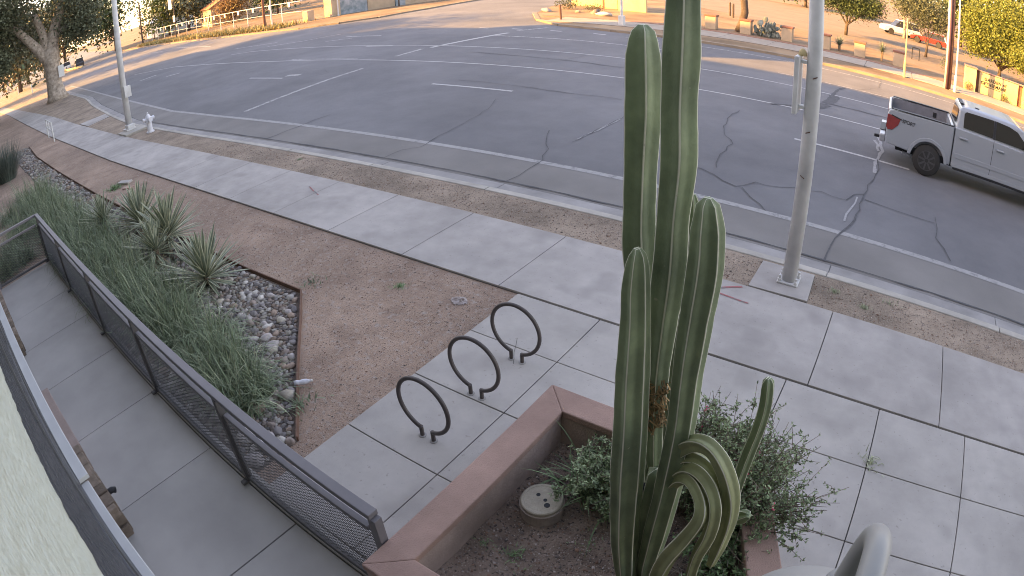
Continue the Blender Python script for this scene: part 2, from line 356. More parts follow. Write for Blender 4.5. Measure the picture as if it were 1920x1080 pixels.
slabs('ramp', [[(a, -.04), (b_, -.04), (b_, 1.43+(-2.26-b_)*.0154), (a, 1.43+(-2.26-a)*.0154)] for a, b_ in zip(rx[:-1], rx[1:])], M_ramp)
b = MB(); b.prism([(-13.36, 1.605), (-2.2, 1.435), (-2.2, 1.56), (-13.36, 1.73)], -.02, .05); tag(b.build('ramp_edge_kerb', M_ramp, bevel=.01), kind='structure')
pad = MB(); pad.prism([(-24.4, 7.5), (-23.2, 7.46), (-23.2, 8.5), (-24.4, 8.62)], 0, .10); tag(pad.build('pole_footing', M_kerb, bevel=.02), kind='structure')
# red survey paint on the pavement
for pts, w in (([(-1.98, 7.13), (-1.62, 7.37)], .035), ([(-1.9, 7.05), (-1.65, 7.02), (-1.42, 7.0)], .03), ([(-10.1, 6.95), (-9.5, 6.72)], .03)):
    b = MB(); b.strip(jitter_line(pts, .006, .1), w, .041); b.build('survey_paint', M_red, side_o)
# hairline cracks and scuffs on the slabs
for pts in ([(-3.55, 4.85), (-3.42, 4.6), (-3.30, 4.42)],):
    b = MB(); b.strip(jitter_line(pts, .006, .12), .006, .0405); b.build('scuff', M_joint, side_o)

# far side of the street
M_farwalk = mat('far_concrete', (.34, .29, .24), .9, .1, 1.2, .2, 80, obj_rand=.06)
fr = MB(); fr.prism([(-34, 110), (-31, 60), (-28.5, 46), (-26, 39.8), (-23, 35.6), (-20, 33.3), (-16, 32.4), (-10, 32.05), (90, 32.0), (120, 110)], -.15, 0)
tag(fr.build('park_ground', M_far), kind='structure')
fl = MB(); fl.prism([(-300, 82), (-121, 41.6), (-92.8, 38.4), (-65.5, 34.4), (-54.9, 33.8), (-47.4, 34.0), (-43.6, 35.6), (-41.3, 38), (-41, 44), (-43, 60), (-47, 110), (-300, 260)], -.15, 0)
tag(fl.build('far_verge', M_far), kind='structure')
for nm, line_ in (('far_kerb', [(-26, 39.8), (-23, 35.6), (-20, 33.3), (-16, 32.4), (-10, 32.05), (0, 32.02), (40, 32)]), ('far_corner_kerb', [(-121, 41.6), (-92.8, 38.4), (-65.5, 34.4), (-54.9, 33.8), (-47.4, 34.0), (-43.6, 35.6), (-41.3, 38), (-41, 44), (-43, 60)])):
    b = MB()
    for p, q in zip(line_[:-1], line_[1:]):
        t = Vector((q[0]-p[0], q[1]-p[1])).normalized(); nn = Vector((t.y, -t.x))*.3
        b.prism([(p[0], p[1]), (p[0]+nn.x, p[1]+nn.y), (q[0]+nn.x, q[1]+nn.y), (q[0], q[1])][::-1], -.14, .03)
    tag(b.build(nm, mat('far_kerb_concrete', (.27, .21, .155), .9, .15, 1.5, .3, 60)), kind='structure')
slabs('far_sidewalk', [[(a, 34.4), (a+2.9, 34.4), (a+2.9, 37.25), (a, 37.25)] for a in [-22+2.9*i for i in range(12)]] , M_farwalk, gap=.015)
lot = MB(); lot.add([(-30, 66, .006), (-12, 52, .006), (-3, 47.5, .006), (3.2, 41, .006), (6, 40.2, .006), (5, 46, .006), (14, 62, .006), (25, 78, .006), (-20, 90, .006)], [tuple(range(9))])
tag(lot.build('parking_lot', mat('lot_asphalt', (.24, .18, .13), .95, .15, .4, .4, 30)), kind='structure')
# ------------------------------------------------------------------ the building the camera is fixed to
from mathutils import noise as mnoise
bld = empty('building', (-5, -.1, 0), 'pale stucco building with a dark strip of windows above the concrete ramp', 'building')
b = MB(); b.box(-81, 40, -9, -.075, 3.72, 14.4); b.build('upper_wall', M_stucco, bld)
b = MB(); b.box(-81, 40, -9, -.31, 0, 3.715); b.build('back_wall', M_frame, bld)
b = MB(); b.box(-56, -39.0, -2.2, -.3, 14.4, 22.2); b.build('shade_tower', M_stucco, bld)  # unseen block added to shade the far pavement, kept thin for its shadow edge
b = MB(); b.box(-64, -56.01, -2.2, -.3, 14.4, 17.0); b.build('shade_tower_wing', M_stucco, bld)  # lower unseen block, added to step the shadow down on the left
for x_, h_ in ((-50, .9), (-46.5, .6), (-41, 1.1)):
    b = MB(); b.box(x_, x_+1.6, -2.0, -.6, 22.2, 22.2+h_); b.build('roof_unit', M_sill, bld)
# rough stucco skin, dense where the lens sees it from a hand's breadth away
sk = MB(); nx, nz = 620, 34; x0, x1 = -11.5, -.04
for j in range(nz):
    for i in range(nx):
        x = x0+(x1-x0)*(1-(1-i/(nx-1))**2.2); z = 3.70+(j/(nz-1))**1.3*1.1
        q = Vector((x*26, z*26, 1.7)); d = mnoise.noise(q)*.003+mnoise.noise(q*2.7)*.0022
        if j == 0: z += mnoise.noise(Vector((x*19, 4.2, 0)))*.006+mnoise.noise(Vector((x*55, 1.2, 0)))*.004
        sk.v.append((x, -.050+d-(.012 if j == 0 else 0), z)); sk.a.append(0)
for j in range(nz-1):
    for i in range(nx-1):
        k = j*nx+i; sk.f.append((k, k+1, k+nx+1, k+nx))
sk.build('stucco_render', M_stucco, bld, smooth=True)
b = MB(); b.box(-81, x0, -.074, -.05, 3.70, 6); b.build('stucco_render', M_stucco, bld)
M_glass = bpy.data.materials.new('window_glass'); M_glass.use_nodes = True
gb = M_glass.node_tree.nodes['Principled BSDF']; gb.inputs['Base Color'].default_value = (.02, .024, .03, 1); gb.inputs['Roughness'].default_value = .06; gb.inputs['Specular IOR Level'].default_value = .25
gn = M_glass.node_tree.nodes.new('ShaderNodeTexNoise'); gn.inputs['Scale'].default_value = 30; gr = M_glass.node_tree.nodes.new('ShaderNodeMapRange'); gr.inputs[3].default_value = .12; gr.inputs[4].default_value = .4; gb.inputs['IOR'].default_value = 1.22
M_glass.node_tree.links.new(gn.outputs['Fac'], gr.inputs[0]); M_glass.node_tree.links.new(gr.outputs[0], gb.inputs['Roughness'])
mx_ = [-17.6, -15.3, -13.0, -10.75, -8.55, -6.25, -4.62, -2.4, -.2, 2]
for a, c in zip(mx_[:-1], mx_[1:]):
    for z0, z1 in ((1.0, 2.3), (2.37, 3.64)):
        w = MB(); w.box(a+.03, c-.03, -.072, -.064, z0, z1); w.build('window_pane', M_glass, bld)
for a in mx_:
    w = MB(); w.box(a-.03, a+.03, -.11, -.056, .952, 3.69); w.build('mullion', M_frame, bld)
w = MB(); w.box(-17.6, 2, -.105, -.058, 2.30, 2.37); w.build('transom', M_frame, bld)
w = MB(); w.box(-17.6, 2, -.105, -.058, .951, 1.0); w.build('bottom_rail', M_frame, bld)
w = MB(); w.box(-17.6, 2, -.105, -.058, 3.64, 3.69); w.build('head_rail', M_frame, bld)
w = MB(); w.box(-17.6, -4.62, -.18, .062, .90, .95); w.build('sill', M_sill, bld, bevel=.008)
w = MB(); w.box(-4.61, 2, -.18, .03, .84, .90); w.build('sill', M_sill, bld, bevel=.008)
w = MB(); w.box(-81, 40, -.30, .0, .0, .835); w.build('lower_wall', M_ramp, bld)
for a, c in ((-13.25, -12.0), (-7.45, -5.92)):
    w = MB(); w.box(a, c, .002, .185, .03, .42); w.build('base_ledge', mat('ledge_render', (.30, .225, .195), .95, .15, 4, .3, 60), bld, bevel=.012)
M_stone = mat('veneer_stone', (.20, .15, .115), .95, .3, 9, .8, 40, obj_rand=.3)
for a, c in ((-12.0, -9.55), (-5.92, -4.66)):
    for row in range(3):
        x = a+.004
        while x < c-.05:
            L = min(rnd.uniform(.12, .24), c-x); yo = .15+rnd.uniform(-.012, .025); zt = rnd.uniform(-.006, .012) if row == 2 else 0
            w = MB(); w.box(x, x+L-.008, .003, yo, .033+row*.135, .033+row*.135+.128+zt); w.build('veneer_stone', M_stone, bld, bevel=.012); x += L
sp = MB(); sp.tube([(-5.16, .12, .24), (-5.16, .215, .24), (-5.16, .25, .215)], .034, 14); tag(sp.build('drain_spout', M_black, org=(-5.16, .12, .24), smooth=True), 'short dark drain spout poking out of the stone base beside the ramp', 'spout')

# gooseneck lamp on the wall below the camera
lamp = empty('gooseneck_lamp', (.165, -.09, 3.42), 'grey gooseneck wall lamp with a round shade, right under the lens', 'lamp')
M_lamp = mat('lamp_enamel', (.30, .295, .285), .45, .05, 6, spec=.4)
path = [(.165, -.11, 3.40), (.165, .08, 3.43), (.165, .30, 3.47), (.165, .48, 3.50), (.165, .57, 3.513), (.165, .635, 3.503), (.165, .685, 3.46), (.165, .712, 3.39), (.165, .715, 3.32), (.165, .715, 3.22)]
def smooth_path(P, k=6):
    P = [Vector(p) for p in P]; out = []
    for i in range(len(P)-1):
        p0, p1, p2, p3 = P[max(i-1, 0)], P[i], P[i+1], P[min(i+2, len(P)-1)]
        for j in range(k):
            t = j/k; out.append(.5*((2*p1)+(p2-p0)*t+(2*p0-5*p1+4*p2-p3)*t*t+(3*p1-p0-3*p2+p3)*t**3))
    return out+[P[-1]]
b = MB(); b.tube(smooth_path(path), .0235, 22); b.build('arm', M_lamp, lamp, smooth=True)
b = MB(); b.lathe([(.0, -.002), (.065, -.002), (.065, .02), (.03, .035), (.0, .035)], 24, (.165, -.056, 3.40), 'y'); b.build('wall_plate', M_lamp, lamp, smooth=False)
b = MB(); b.lathe([(.030, 3.30), (.037, 3.285), (.037, 3.24), (.05, 3.22), (.06, 3.17)], 24, (.165, .715, 0)); b.build('collar', M_lamp, lamp, smooth=True)
b = MB(); b.lathe([(.055, 3.185), (.10, 3.17), (.155, 3.13), (.19, 3.08), (.207, 3.03), (.211, 3.025), (.207, 3.02), (.185, 3.07), (.15, 3.12), (.05, 3.17)], 48, (.165, .715, 0)); b.build('shade', M_lamp, lamp, smooth=True)

# ------------------------------------------------------------------ planter
pl = empty('planter', (-.9, 2.3, 0), 'low terracotta rendered planter wall holding the tall cactus', 'planter')
OUT = [(-2.213, 1.21), (-2.213, 3.485), (-.325, 3.485), (.86, 1.21)]  # planter, soil, lid and plants: coordinates scaled about the camera beforehand
def inset(poly, d):
    n = len(poly); L = []
    for i in range(n):
        p, q = Vector(poly[i]), Vector(poly[(i+1) % n]); t = (q-p).normalized(); nn = Vector((t.y, -t.x)); L.append((p+nn*d, t))
    out = []
    for i in range(n):
        (p, t), (q, u) = L[i-1], L[i]; den = t.x*u.y-t.y*u.x; w = q-p; s = (w.x*u.y-w.y*u.x)/den; r_ = p+t*s; out.append((r_.x, r_.y))
    return out
INN = inset(OUT, .253); O2 = inset(OUT, .012); I2 = inset(OUT, .24)
for i in range(4):
    j = (i+1) % 4
    w = MB(); w.prism([O2[i], O2[j], I2[j], I2[i]][::-1], .0, .82); w.build('wall', M_pinkin, pl)
    w = MB(); e = .001*i
    w.prism([OUT[i], OUT[j], INN[j], INN[i]][::-1], .80, .866); w.build('coping', M_pink, pl, bevel=.01)
SOILZ = .511
bed = MB(); n_ = 40
IB = inset(OUT, .235)
for j in range(n_+1):
    for i in range(n_+1):
        y = IB[0][1]+(IB[1][1]-IB[0][1])*j/n_; xa = IB[0][0]; xb = IB[3][0]+(IB[2][0]-IB[3][0])*(j/n_)
        x = xa+(xb-xa)*i/n_; bed.v.append((x, y, SOILZ+.045*math.exp(-((x+.71)**2+(y-2.445)**2)/.2)+.016*mnoise.noise(Vector((x*4, y*4, 0))))); bed.a.append(0)
for j in range(n_):
    for i in range(n_):
        k = j*(n_+1)+i; bed.f.append((k, k+1, k+n_+2, k+n_+1))
tag(bed.build('planter_soil', M_bed, smooth=True), kind='structure')
M_lid = mat('lid_concrete', (.42, .36, .285), .9, .18, 9, .35, 90, stain=(5, .16))
lid = empty('access_lid', (-1.69, 2.525, .511), 'round beige concrete access lid with three holes in the planter', 'lid')
b = MB(); b.lathe([(.165, .0), (.158, .09), (.169, .093), (.169, .114), (.0, .114)], 40, (-1.69, 2.525, .505)); b.build('ring', mat('lid_ring', (.36, .29, .25), .9, .2, 9, .3, 80), lid)
b = MB(); b.lathe([(.158, .115), (.158, .140), (.150, .147), (.133, .147), (.130, .144), (.0, .145)], 44, (-1.69, 2.525, .505)); b.build('cover', M_lid, lid)
for x, y, r_ in ((-1.735, 2.547, .012), (-1.662, 2.527, .011), (-1.623, 2.49, .017)):
    b = MB(); b.lathe([(r_*1.35, .6495), (r_*1.3, .6525), (r_, .6525), (r_*.9, .6515), (0, .6515)], 16, (x, y, 0)); b.build('hole', M_black, lid)

# ------------------------------------------------------------------ the cactus
def cactus_mat():
    m = mat('cactus_skin', (.138, .182, .108), .6, .22, 2.2, .15, 60, col2=(.20, .248, .143), stain=(9, .12), spec=.35)
    n = m.node_tree.nodes; l = m.node_tree.links; bs = n['Principled BSDF']; src = bs.inputs['Base Color'].links[0].from_socket
    at = n.new('ShaderNodeAttribute'); at.attribute_name = 'ridge'
    r_ = n.new('ShaderNodeMapRange'); r_.inputs[1].default_value = .2; r_.inputs[2].default_value = .75; l.new(at.outputs['Fac'], r_.inputs[0])
    x = n.new('ShaderNodeMix'); x.data_type = 'RGBA'; x.inputs[7].default_value = (.66, .63, .52, 1); l.new(r_.outputs[0], x.inputs[0]); l.new(src, x.inputs[6]); l.new(x.outputs[2], bs.inputs['Base Color'])
    return m
M_cact = speckle(cactus_mat(), (.36, .34, .26), 24, .745, .77, .6)
M_cactp = bpy.data.materials.get('cactus_skin_pale')
if M_cactp is None:
    M_cactp = M_cact.copy(); M_cactp.name = 'cactus_skin_pale'
    for nd in M_cactp.node_tree.nodes:
        if nd.type == 'MIX' and not nd.inputs[6].is_linked and not nd.inputs[7].is_linked:
            nd.inputs[6].default_value = (.18, .20, .095, 1); nd.inputs[7].default_value = (.31, .325, .175, 1)
OFF = [0, .075, .2, .36, .5, .64, .8, .925]
FAC = [1, .965, .86, .755, .72, .755, .86, .965]
def cactus_stem(mb, P, ribs, turn, seed, wob=.05, stepm=.035, deep=1.0):
    """P: list of (x, y, z, radius); a fluted stem along it with a raised pale line on every rib"""
    pos = [Vector(p[:3]) for p in P]; rad = [p[3] for p in P]
    d = [0]
    for i in range(1, len(pos)): d.append(d[-1]+(pos[i]-pos[i-1]).length)
    n = max(6, int(d[-1]/stepm)); sp_ = smooth_path(pos, 10); sd_ = [0]
    for i in range(1, len(sp_)): sd_.append(sd_[-1]+(sp_[i]-sp_[i-1]).length)
    up = None; k0 = len(mb.v); nr = ribs*len(OFF)
    f0 = np.linspace(0, 1, n+1); f0 = np.concatenate([f0[:3]*.4, f0[2:]])
    for f in f0:
        s = f*sd_[-1]
        c = Vector([float(np.interp(s, sd_, [q[a] for q in sp_])) for a in range(3)])
        c2 = Vector([float(np.interp(min(s+.02, sd_[-1]), sd_, [q[a] for q in sp_])) for a in range(3)])
        c1 = Vector([float(np.interp(max(s-.02, 0), sd_, [q[a] for q in sp_])) for a in range(3)])
        t = (c2-c1).normalized()
        r_ = float(np.interp(f*d[-1], d, rad))*(1+wob*mnoise.noise(Vector((seed*3.1, s*5.2, .3)))+wob*.6*mnoise.noise(Vector((seed*1.7, s*13, 2))))
        if up is None: up = Vector((0, 1, 0)) if abs(t.y) < .9 else Vector((1, 0, 0))
        a = up.cross(t).normalized(); b_ = t.cross(a).normalized(); up = b_
        for k in range(ribs):
            for o_, fc in zip(OFF, FAC):
                q = turn+2*math.pi*(k+o_)/ribs; rr = r_*(1-(1-fc)*deep)*(1+.02*mnoise.noise(Vector((seed, k*7.7, s*6))))
                mb.v.append(tuple(c+a*math.cos(q)*rr+b_*math.sin(q)*rr)); mb.a.append(1.0 if o_ == 0 else 0.0)
    m_ = len(f0)
    for i in range(m_-1):
        for j in range(nr):
            mb.f.append((k0+i*nr+j, k0+(i+1)*nr+j, k0+(i+1)*nr+(j+1) % nr, k0+i*nr+(j+1) % nr))
    mb.f.append(tuple(k0+j for j in range(nr))); mb.f.append(tuple(k0+(m_-1)*nr+j for j in range(nr))[::-1])
COLS = {"C1":[2.623,[[-1.15,3.899,0.024],[-1.15,3.863,0.064],[-1.153,3.761,0.084],[-1.15,3.503,0.091],[-1.156,3.237,0.084],[-1.154,2.96,0.084],[-1.143,2.788,0.09],[-1.104,2.49,0.086],[-1.065,2.014,0.087],[-1.002,1.403,0.091],[-0.921,0.738,0.092]]],"C2":[2.223,[[-0.976,2.987,0.018],[-0.972,2.947,0.046],[-0.971,2.794,0.066],[-0.962,2.63,0.07],[-0.953,2.328,0.081],[-0.936,1.984,0.09],[-0.918,1.58,0.095],[-0.884,1.094,0.085],[-0.833,0.695,0.069]]],"C3":[2.418,[[-0.848,4.854,0.025],[-0.847,4.775,0.06],[-0.868,4.4,0.069],[-0.879,4.048,0.072],[-0.887,3.817,0.082],[-0.892,3.585,0.079],[-0.884,3.349,0.083],[-0.895,3.098,0.075],[-0.893,2.833,0.081],[-0.903,2.539,0.075],[-0.904,2.215,0.066],[-0.886,1.929,0.055],[-0.855,1.655,0.05],[-0.832,1.532,0.037],[-0.81,1.449,0.03],[-0.805,1.31,0.04],[-0.8,1.09,0.045]]],"C4":[2.311,[[-0.705,3.252,0.019],[-0.704,3.226,0.049],[-0.694,3.114,0.075],[-0.687,2.941,0.081],[-0.698,2.667,0.08],[-0.701,2.365,0.076],[-0.69,2.023,0.074],[-0.693,1.612,0.08],[-0.71,1.1,0.078],[-0.717,0.728,0.069]]],"C5":[2.623,[[-0.875,3.125,0.011],[-0.87,3.083,0.03],[-0.859,2.949,0.048],[-0.857,2.689,0.062],[-0.873,2.266,0.077],[-0.857,1.697,0.076],[-0.84,1.236,0.08],[-0.827,0.732,0.086]]],"C7":[2.365,[[-0.80,1.60,0.012],[-0.801,1.574,0.054],[-0.803,1.359,0.067],[-0.797,1.099,0.08],[-0.791,0.806,0.079],[-0.784,0.543,0.071]]]}
S1 = [2.667,[[-0.352,2.218,0.015],[-0.347,2.188,0.036],[-0.331,2.04,0.038],[-0.334,1.882,0.04],[-0.35,1.686,0.041],[-0.364,1.427,0.044],[-0.371,1.167,0.046]]]
DROOP = {"D1":[[-0.734,2.33,1.723,0.041],[-0.643,2.289,1.917,0.048],[-0.557,2.248,2.019,0.047],[-0.46,2.206,2.035,0.046],[-0.365,2.18,1.941,0.049],[-0.298,2.18,1.767,0.048],[-0.278,2.18,1.573,0.047],[-0.283,2.18,1.37,0.043],[-0.29,2.18,1.173,0.027]],"D2":[[-0.719,2.33,1.526,0.036],[-0.62,2.267,1.761,0.04],[-0.522,2.204,1.86,0.041],[-0.418,2.14,1.854,0.041],[-0.356,2.1,1.758,0.042],[-0.347,2.1,1.556,0.043],[-0.373,2.1,1.337,0.04],[-0.373,2.1,1.121,0.036],[-0.369,2.1,0.923,0.02]],"D3":[[-0.72,2.33,1.44,0.033],[-0.631,2.256,1.698,0.037],[-0.533,2.182,1.802,0.038],[-0.44,2.107,1.78,0.042],[-0.411,2.06,1.706,0.046],[-0.456,2.06,1.516,0.052],[-0.523,2.06,1.295,0.057],[-0.556,2.06,1.072,0.057],[-0.557,2.06,0.847,0.038]],"D4":[[-0.729,2.33,1.639,0.035],[-0.615,2.293,1.847,0.039],[-0.479,2.257,1.871,0.039],[-0.375,2.23,1.742,0.04],[-0.334,2.23,1.583,0.038],[-0.33,2.23,1.388,0.038],[-0.347,2.23,1.217,0.029]],"S2":[[-0.337,2.33,1.371,0.035],[-0.279,2.297,1.504,0.042],[-0.221,2.263,1.59,0.041],[-0.185,2.23,1.654,0.022]]}
cac = empty('fence_post_cactus', (-.82, 2.38, .51), 'tall ribbed green cactus of several upright columns and drooping arms', 'cactus')
CAMD = {'C1': (5, .35), 'C2': (6, .45), 'C3': (5, .55), 'C4': (6, .60), 'C5': (6, .2), 'C7': (5, .3)}
for i, (k, (Y, rows)) in enumerate(COLS.items()):
    P = [(r_[0], Y, r_[1], r_[2]*1.04) for r_ in rows]
    if k not in ('C3', 'C7'):
        q = P[-1]; P.append((q[0]+.02, Y+.04, .49, q[3]*.9))
    # a rib faces the lens
    ang = math.atan2(-Y, -P[len(P)//2][0])
    mb = MB(); cactus_stem(mb, P, CAMD[k][0], CAMD[k][1], 3.3+i, deep=1.0)
    mb.build('column', M_cact, cac, smooth=True, attr='ridge')
for i, (k, P) in enumerate(DROOP.items()):
    mb = MB(); cactus_stem(mb, [(p[0], p[1], p[2], p[3]*1.05) for p in P], 4 if k != 'S2' else 5, .6+.3*i, 9.1+i, stepm=.025, deep=1.5, wob=.07)
    mb.build('drooping_arm' if k != 'S2' else 'side_stub', M_cactp if k != 'S2' else M_cact, cac, smooth=True, attr='ridge')
# torn brown fibre band on the middle column
M_fib = mat('dry_fibre', (.30, .19, .10), .95, .3, 20, island=.45)
fb = MB(); rr = random.Random(3)
for i in range(260):
    z = 2.2-rr.random()**1.1*.32; x = float(np.interp(z, [1.53, 1.93, 2.215], [-.832, -.886, -.904])); q = rr.uniform(-3.0, .1)
    r_ = float(np.interp(z, [1.85, 2.22], [.054, .068]))*rr.uniform(.9, 1.10)
    p = Vector((x+math.cos(q)*r_, 2.418+math.sin(q)*r_, z)); t = Vector((rr.uniform(-.6, .6), rr.uniform(-.4, .4), rr.uniform(-1, 1))).normalized()*rr.uniform(.015, .045); s_ = Vector((math.cos(q), math.sin(q), rr.uniform(-.3, .3))).cross(t).normalized()*rr.uniform(.002, .005)
    o_ = Vector((math.cos(q), math.sin(q), 0))*.006
    fb.add([p-t-s_, p-t+s_, p+t+s_+o_, p+t-s_+o_], [(0, 1, 2, 3)])
tag(fb.build('torn_fibre', M_fib, cac), kind='stuff')
yc = MB(); cactus_stem(yc, [(r_[0], S1[0]+.0, r_[1], r_[2]*1.12) for r_ in S1[1]]+[(-0.421, 2.667, .52, .04)], 6, .35, 21.5, stepm=.03)
tag(yc.build('young_cactus', M_cact, org=(-0.421, 2.667, .52), smooth=True, attr='ridge'), 'single thin cactus stem leaning up out of the flowering bush', 'cactus')
hp = MB(); hp.tube([(-.90, 2.34, 1.43), (-.77, 2.37, 1.41)], .03, 12); hp.build('dark_stub', M_black, cac)
# ------------------------------------------------------------------ ramp railing
rail = empty('ramp_railing', (-8, 1.52, .03), 'dark grey steel railing with diamond mesh panels along the ramp', 'railing')
def rail_y(x): return 1.46+(-2.26-x)*.0154
posts = [(x, rail_y(x)) for x in (-13.25, -10.95, -8.65, -6.48, -4.30, -2.26)]
TOP = 1.12
M_wire = mat('mesh_wire', (.05, .047, .046), .6, .1, 9)
def bar(mb, p, q, w, h):
    """rectangular bar from p to q, w wide across, h high"""
    p = Vector(p); q = Vector(q); t = (q-p).normalized(); s = t.cross(Vector((0, 0, 1)))
    s = s.normalized() if s.length > 1e-4 else Vector((1, 0, 0)); u = s.cross(t).normalized()
    vs_ = [a+s*i*w/2+u*j*h/2 for a in (p, q) for i, j in ((-1, -1), (1, -1), (1, 1), (-1, 1))]
    return mb.add(vs_, [(0, 3, 2, 1), (4, 5, 6, 7), (0, 1, 5, 4), (1, 2, 6, 5), (2, 3, 7, 6), (3, 0, 4, 7)])
def railing_run(pts, end_post=True, first_post=True):
    a, c = pts[0], pts[-1]
    b = MB(); bar(b, (a[0], a[1], TOP), (c[0], c[1], TOP), .085, .05); b.build('top_rail', M_rail, rail, bevel=.006)
    for i, p in enumerate(pts):
        if i == 0 and not first_post: continue
        last = (i == len(pts)-1)
        b = MB(); w = .055 if not last else .07
        b.box(p[0]-w/2, p[0]+w/2, p[1]-.035, p[1]+.035, .06, TOP-.027); b.build('post', M_rail if last else M_raild, rail, bevel=.004)
        b = MB(); b.box(p[0]-.03, p[0]+.03, p[1]-.10, p[1]-.036, .05, .085); b.build('post_foot', M_raild, rail, bevel=.01)
    t = Vector((c[0]-a[0], c[1]-a[1])).normalized()
    for p, q in zip(pts[:-1], pts[1:]):
        L = math.hypot(q[0]-p[0], q[1]-p[1]); g0 = .09; z0, z1 = .13, .90
        P = lambda s, z, o=0: (p[0]+t.x*s-t.y*o, p[1]+t.y*s+t.x*o, z)
        b = MB(); bar(b, P(g0, z1+.02), P(L-g0, z1+.02), .05, .045); b.build('middle_rail', M_rail, rail, bevel=.004)
        b = MB(); bar(b, P(.03, z0-.02), P(L-.03, z0-.02), .05, .05); b.build('bottom_rail', M_raild, rail, bevel=.004)
        for s in (g0*.55, L-g0*.55): b = MB(); b.tube([P(s, z0), P(s, z1)], .012, 4); b.build('panel_stile', M_raild, rail)
        # diamond mesh: long wires both ways, clipped to the panel
        b = MB(); A, B, pitch = math.sin(R(30)), math.cos(R(30)), .034
        w0, w1, h0, h1 = g0*.5, L-g0*.5, z0, z1
        for sg in (-1, 1):
            d = Vector((B, sg*A)); nn = Vector((-d.y, d.x)); cs = [nn.dot(Vector(c_)) for c_ in ((w0, h0), (w1, h0), (w0, h1), (w1, h1))]
            k = math.ceil(min(cs)/pitch)
            while k*pitch < max(cs):
                o_ = nn*k*pitch; ts = []
                lo, hi = -1e9, 1e9
                for ax, (m0, m1) in enumerate(((w0, w1), (h0, h1))):
                    u = sorted(((m0-o_[ax])/d[ax], (m1-o_[ax])/d[ax])); lo = max(lo, u[0]); hi = min(hi, u[1])
                if hi-lo > .02:
                    e, f = o_+d*lo, o_+d*hi
                    b.tube([P(e.x, e.y, .002*sg), P(f.x, f.y, .002*sg)], .0031, 3, caps=False)
                k += 1
        b.build('mesh_panel', M_wire, rail)
railing_run(posts)
railing_run([posts[0], (-13.25, .22)], first_post=False)

# ------------------------------------------------------------------ bicycle hoops
def hoop(y, lean, label):
    root = empty('bike_rack', (-3.31, y, .035), label, 'bike rack', 'bicycle hoops on the path')
    rr_, cz, cx = .305, .44, -3.31
    g0 = math.asin(.075/rr_)
    ring = [(cx+lean*math.sin(q)*.02+rr_*math.sin(q), y, cz-rr_*math.cos(q)) for q in np.linspace(g0, 2*math.pi-g0, 44)]
    b = MB(); b.tube(ring, .0215, 14); b.build('ring', M_rack, root, smooth=True)
    for s in (-1, 1):
        b = MB(); x = cx+s*.072
        b.tube([(x, y, .03), (x, y, cz-rr_*math.cos(g0)+.012)], .0215, 14); b.build('leg', M_rack, root, smooth=False)
        b = MB(); b.lathe([(.04, .034), (.04, .041), (.022, .044)], 18, (x, y, 0)); b.build('foot_flange', M_gut, root)
hoop(3.015, 0, 'nearest of three round steel bike hoops, beside the planter')
hoop(3.775, 0, 'middle of three round steel bike hoops')
hoop(4.495, 0, 'farthest of three round steel bike hoops, nearest the sidewalk')

# ------------------------------------------------------------------ edging, river stones, grit
M_edge = mat('rusty_edging', (.16, .085, .06), .8, .25, 6)
edg = empty('garden_edging', (-6.73, 4.16, 0), 'rusty steel edging strip around the bed of river stones', 'edging')
for run in ([(-33.5, 4.7), (-28.5, 4.3), (-22.4, 4.13), (-16.7, 4.06), (-8.2, 4.1), (-6.73, 4.16)], [(-6.73, 4.16), (-6.17, 3.71), (-5.4, 3.05), (-4.62, 2.4), (-4.38, 2.2)]):
    b = MB()
    for p, q in zip(run[:-1], run[1:]): bar(b, (*p, .03), (*q, .03), .02, .07)
    b.build('steel_strip', M_edge, edg)
STC = [(.29, .255, .24), (.23, .18, .155), (.38, .345, .31), (.28, .20, .155), (.17, .15, .145), (.33, .29, .24)]
M_st = [mat('river_stone_%d' % i, c, .8, .22, 14, .25, 50, obj_rand=.22, island=.25, detail=4) for i, c in enumerate(STC)]
def stone_mesh(seed, m):
    import bmesh
    bm = bmesh.new(); bmesh.ops.create_icosphere(bm, subdivisions=2, radius=1)
    q = random.Random(seed); sx, sy, sz = q.uniform(.8, 1.15), q.uniform(.6, .9), q.uniform(.42, .7)
    for v in bm.verts:
        n = .10*mnoise.cell(v.co*1.1+Vector((seed*5.1, 0, 0)))+mnoise.noise(v.co*1.3+Vector((seed*5.1, 0, 0)))*.42+mnoise.noise(v.co*2.9+Vector((seed*2.1, 3, 0)))*.20
        v.co = Vector((v.co.x*sx, v.co.y*sy, v.co.z*sz))*(1+n)
    me = bpy.data.meshes.new('river_stone'); bm.to_mesh(me); bm.free(); me.materials.append(m)
    me.polygons.foreach_set('use_smooth', [True]*len(me.polygons))
    return me
stones = [stone_mesh(i, M_st[i % len(M_st)]) for i in range(18)]
rb = MB(); rb.add([(-9.6, 1.62, .004), (-4.36, 1.62, .004), (-4.38, 2.2, .004), (-4.65, 2.4, .004), (-6.2, 3.7, .004), (-6.75, 4.14, .004), (-8.2, 4.08, .004), (-16.7, 4.04, .004), (-22.4, 4.11, .004), (-28.5, 4.28, .004), (-33.4, 4.68, .004), (-34, 3.5, .004), (-24, 3.2, .004), (-18, 3.0, .004)], [tuple(range(13))])
rock_bed = tag(rb.build('rock_bed', mat('rock_bed_dirt', (.12, .09, .075), .95, .3, 8, .6, 30)), kind='structure')
def inside(x, y, poly):
    c = False; n = len(poly)
    for i in range(n):
        (x1_, y1_), (x2_, y2_) = poly[i], poly[i-1]
        if (y1_ > y) != (y2_ > y) and x < (x2_-x1_)*(y-y1_)/(y2_-y1_)+x1_: c = not c
    return c
BEDN = [(-9.6, 1.66), (-4.42, 1.66), (-4.42, 2.16), (-4.7, 2.36), (-6.22, 3.66), (-6.78, 4.08), (-9.6, 4.03)]
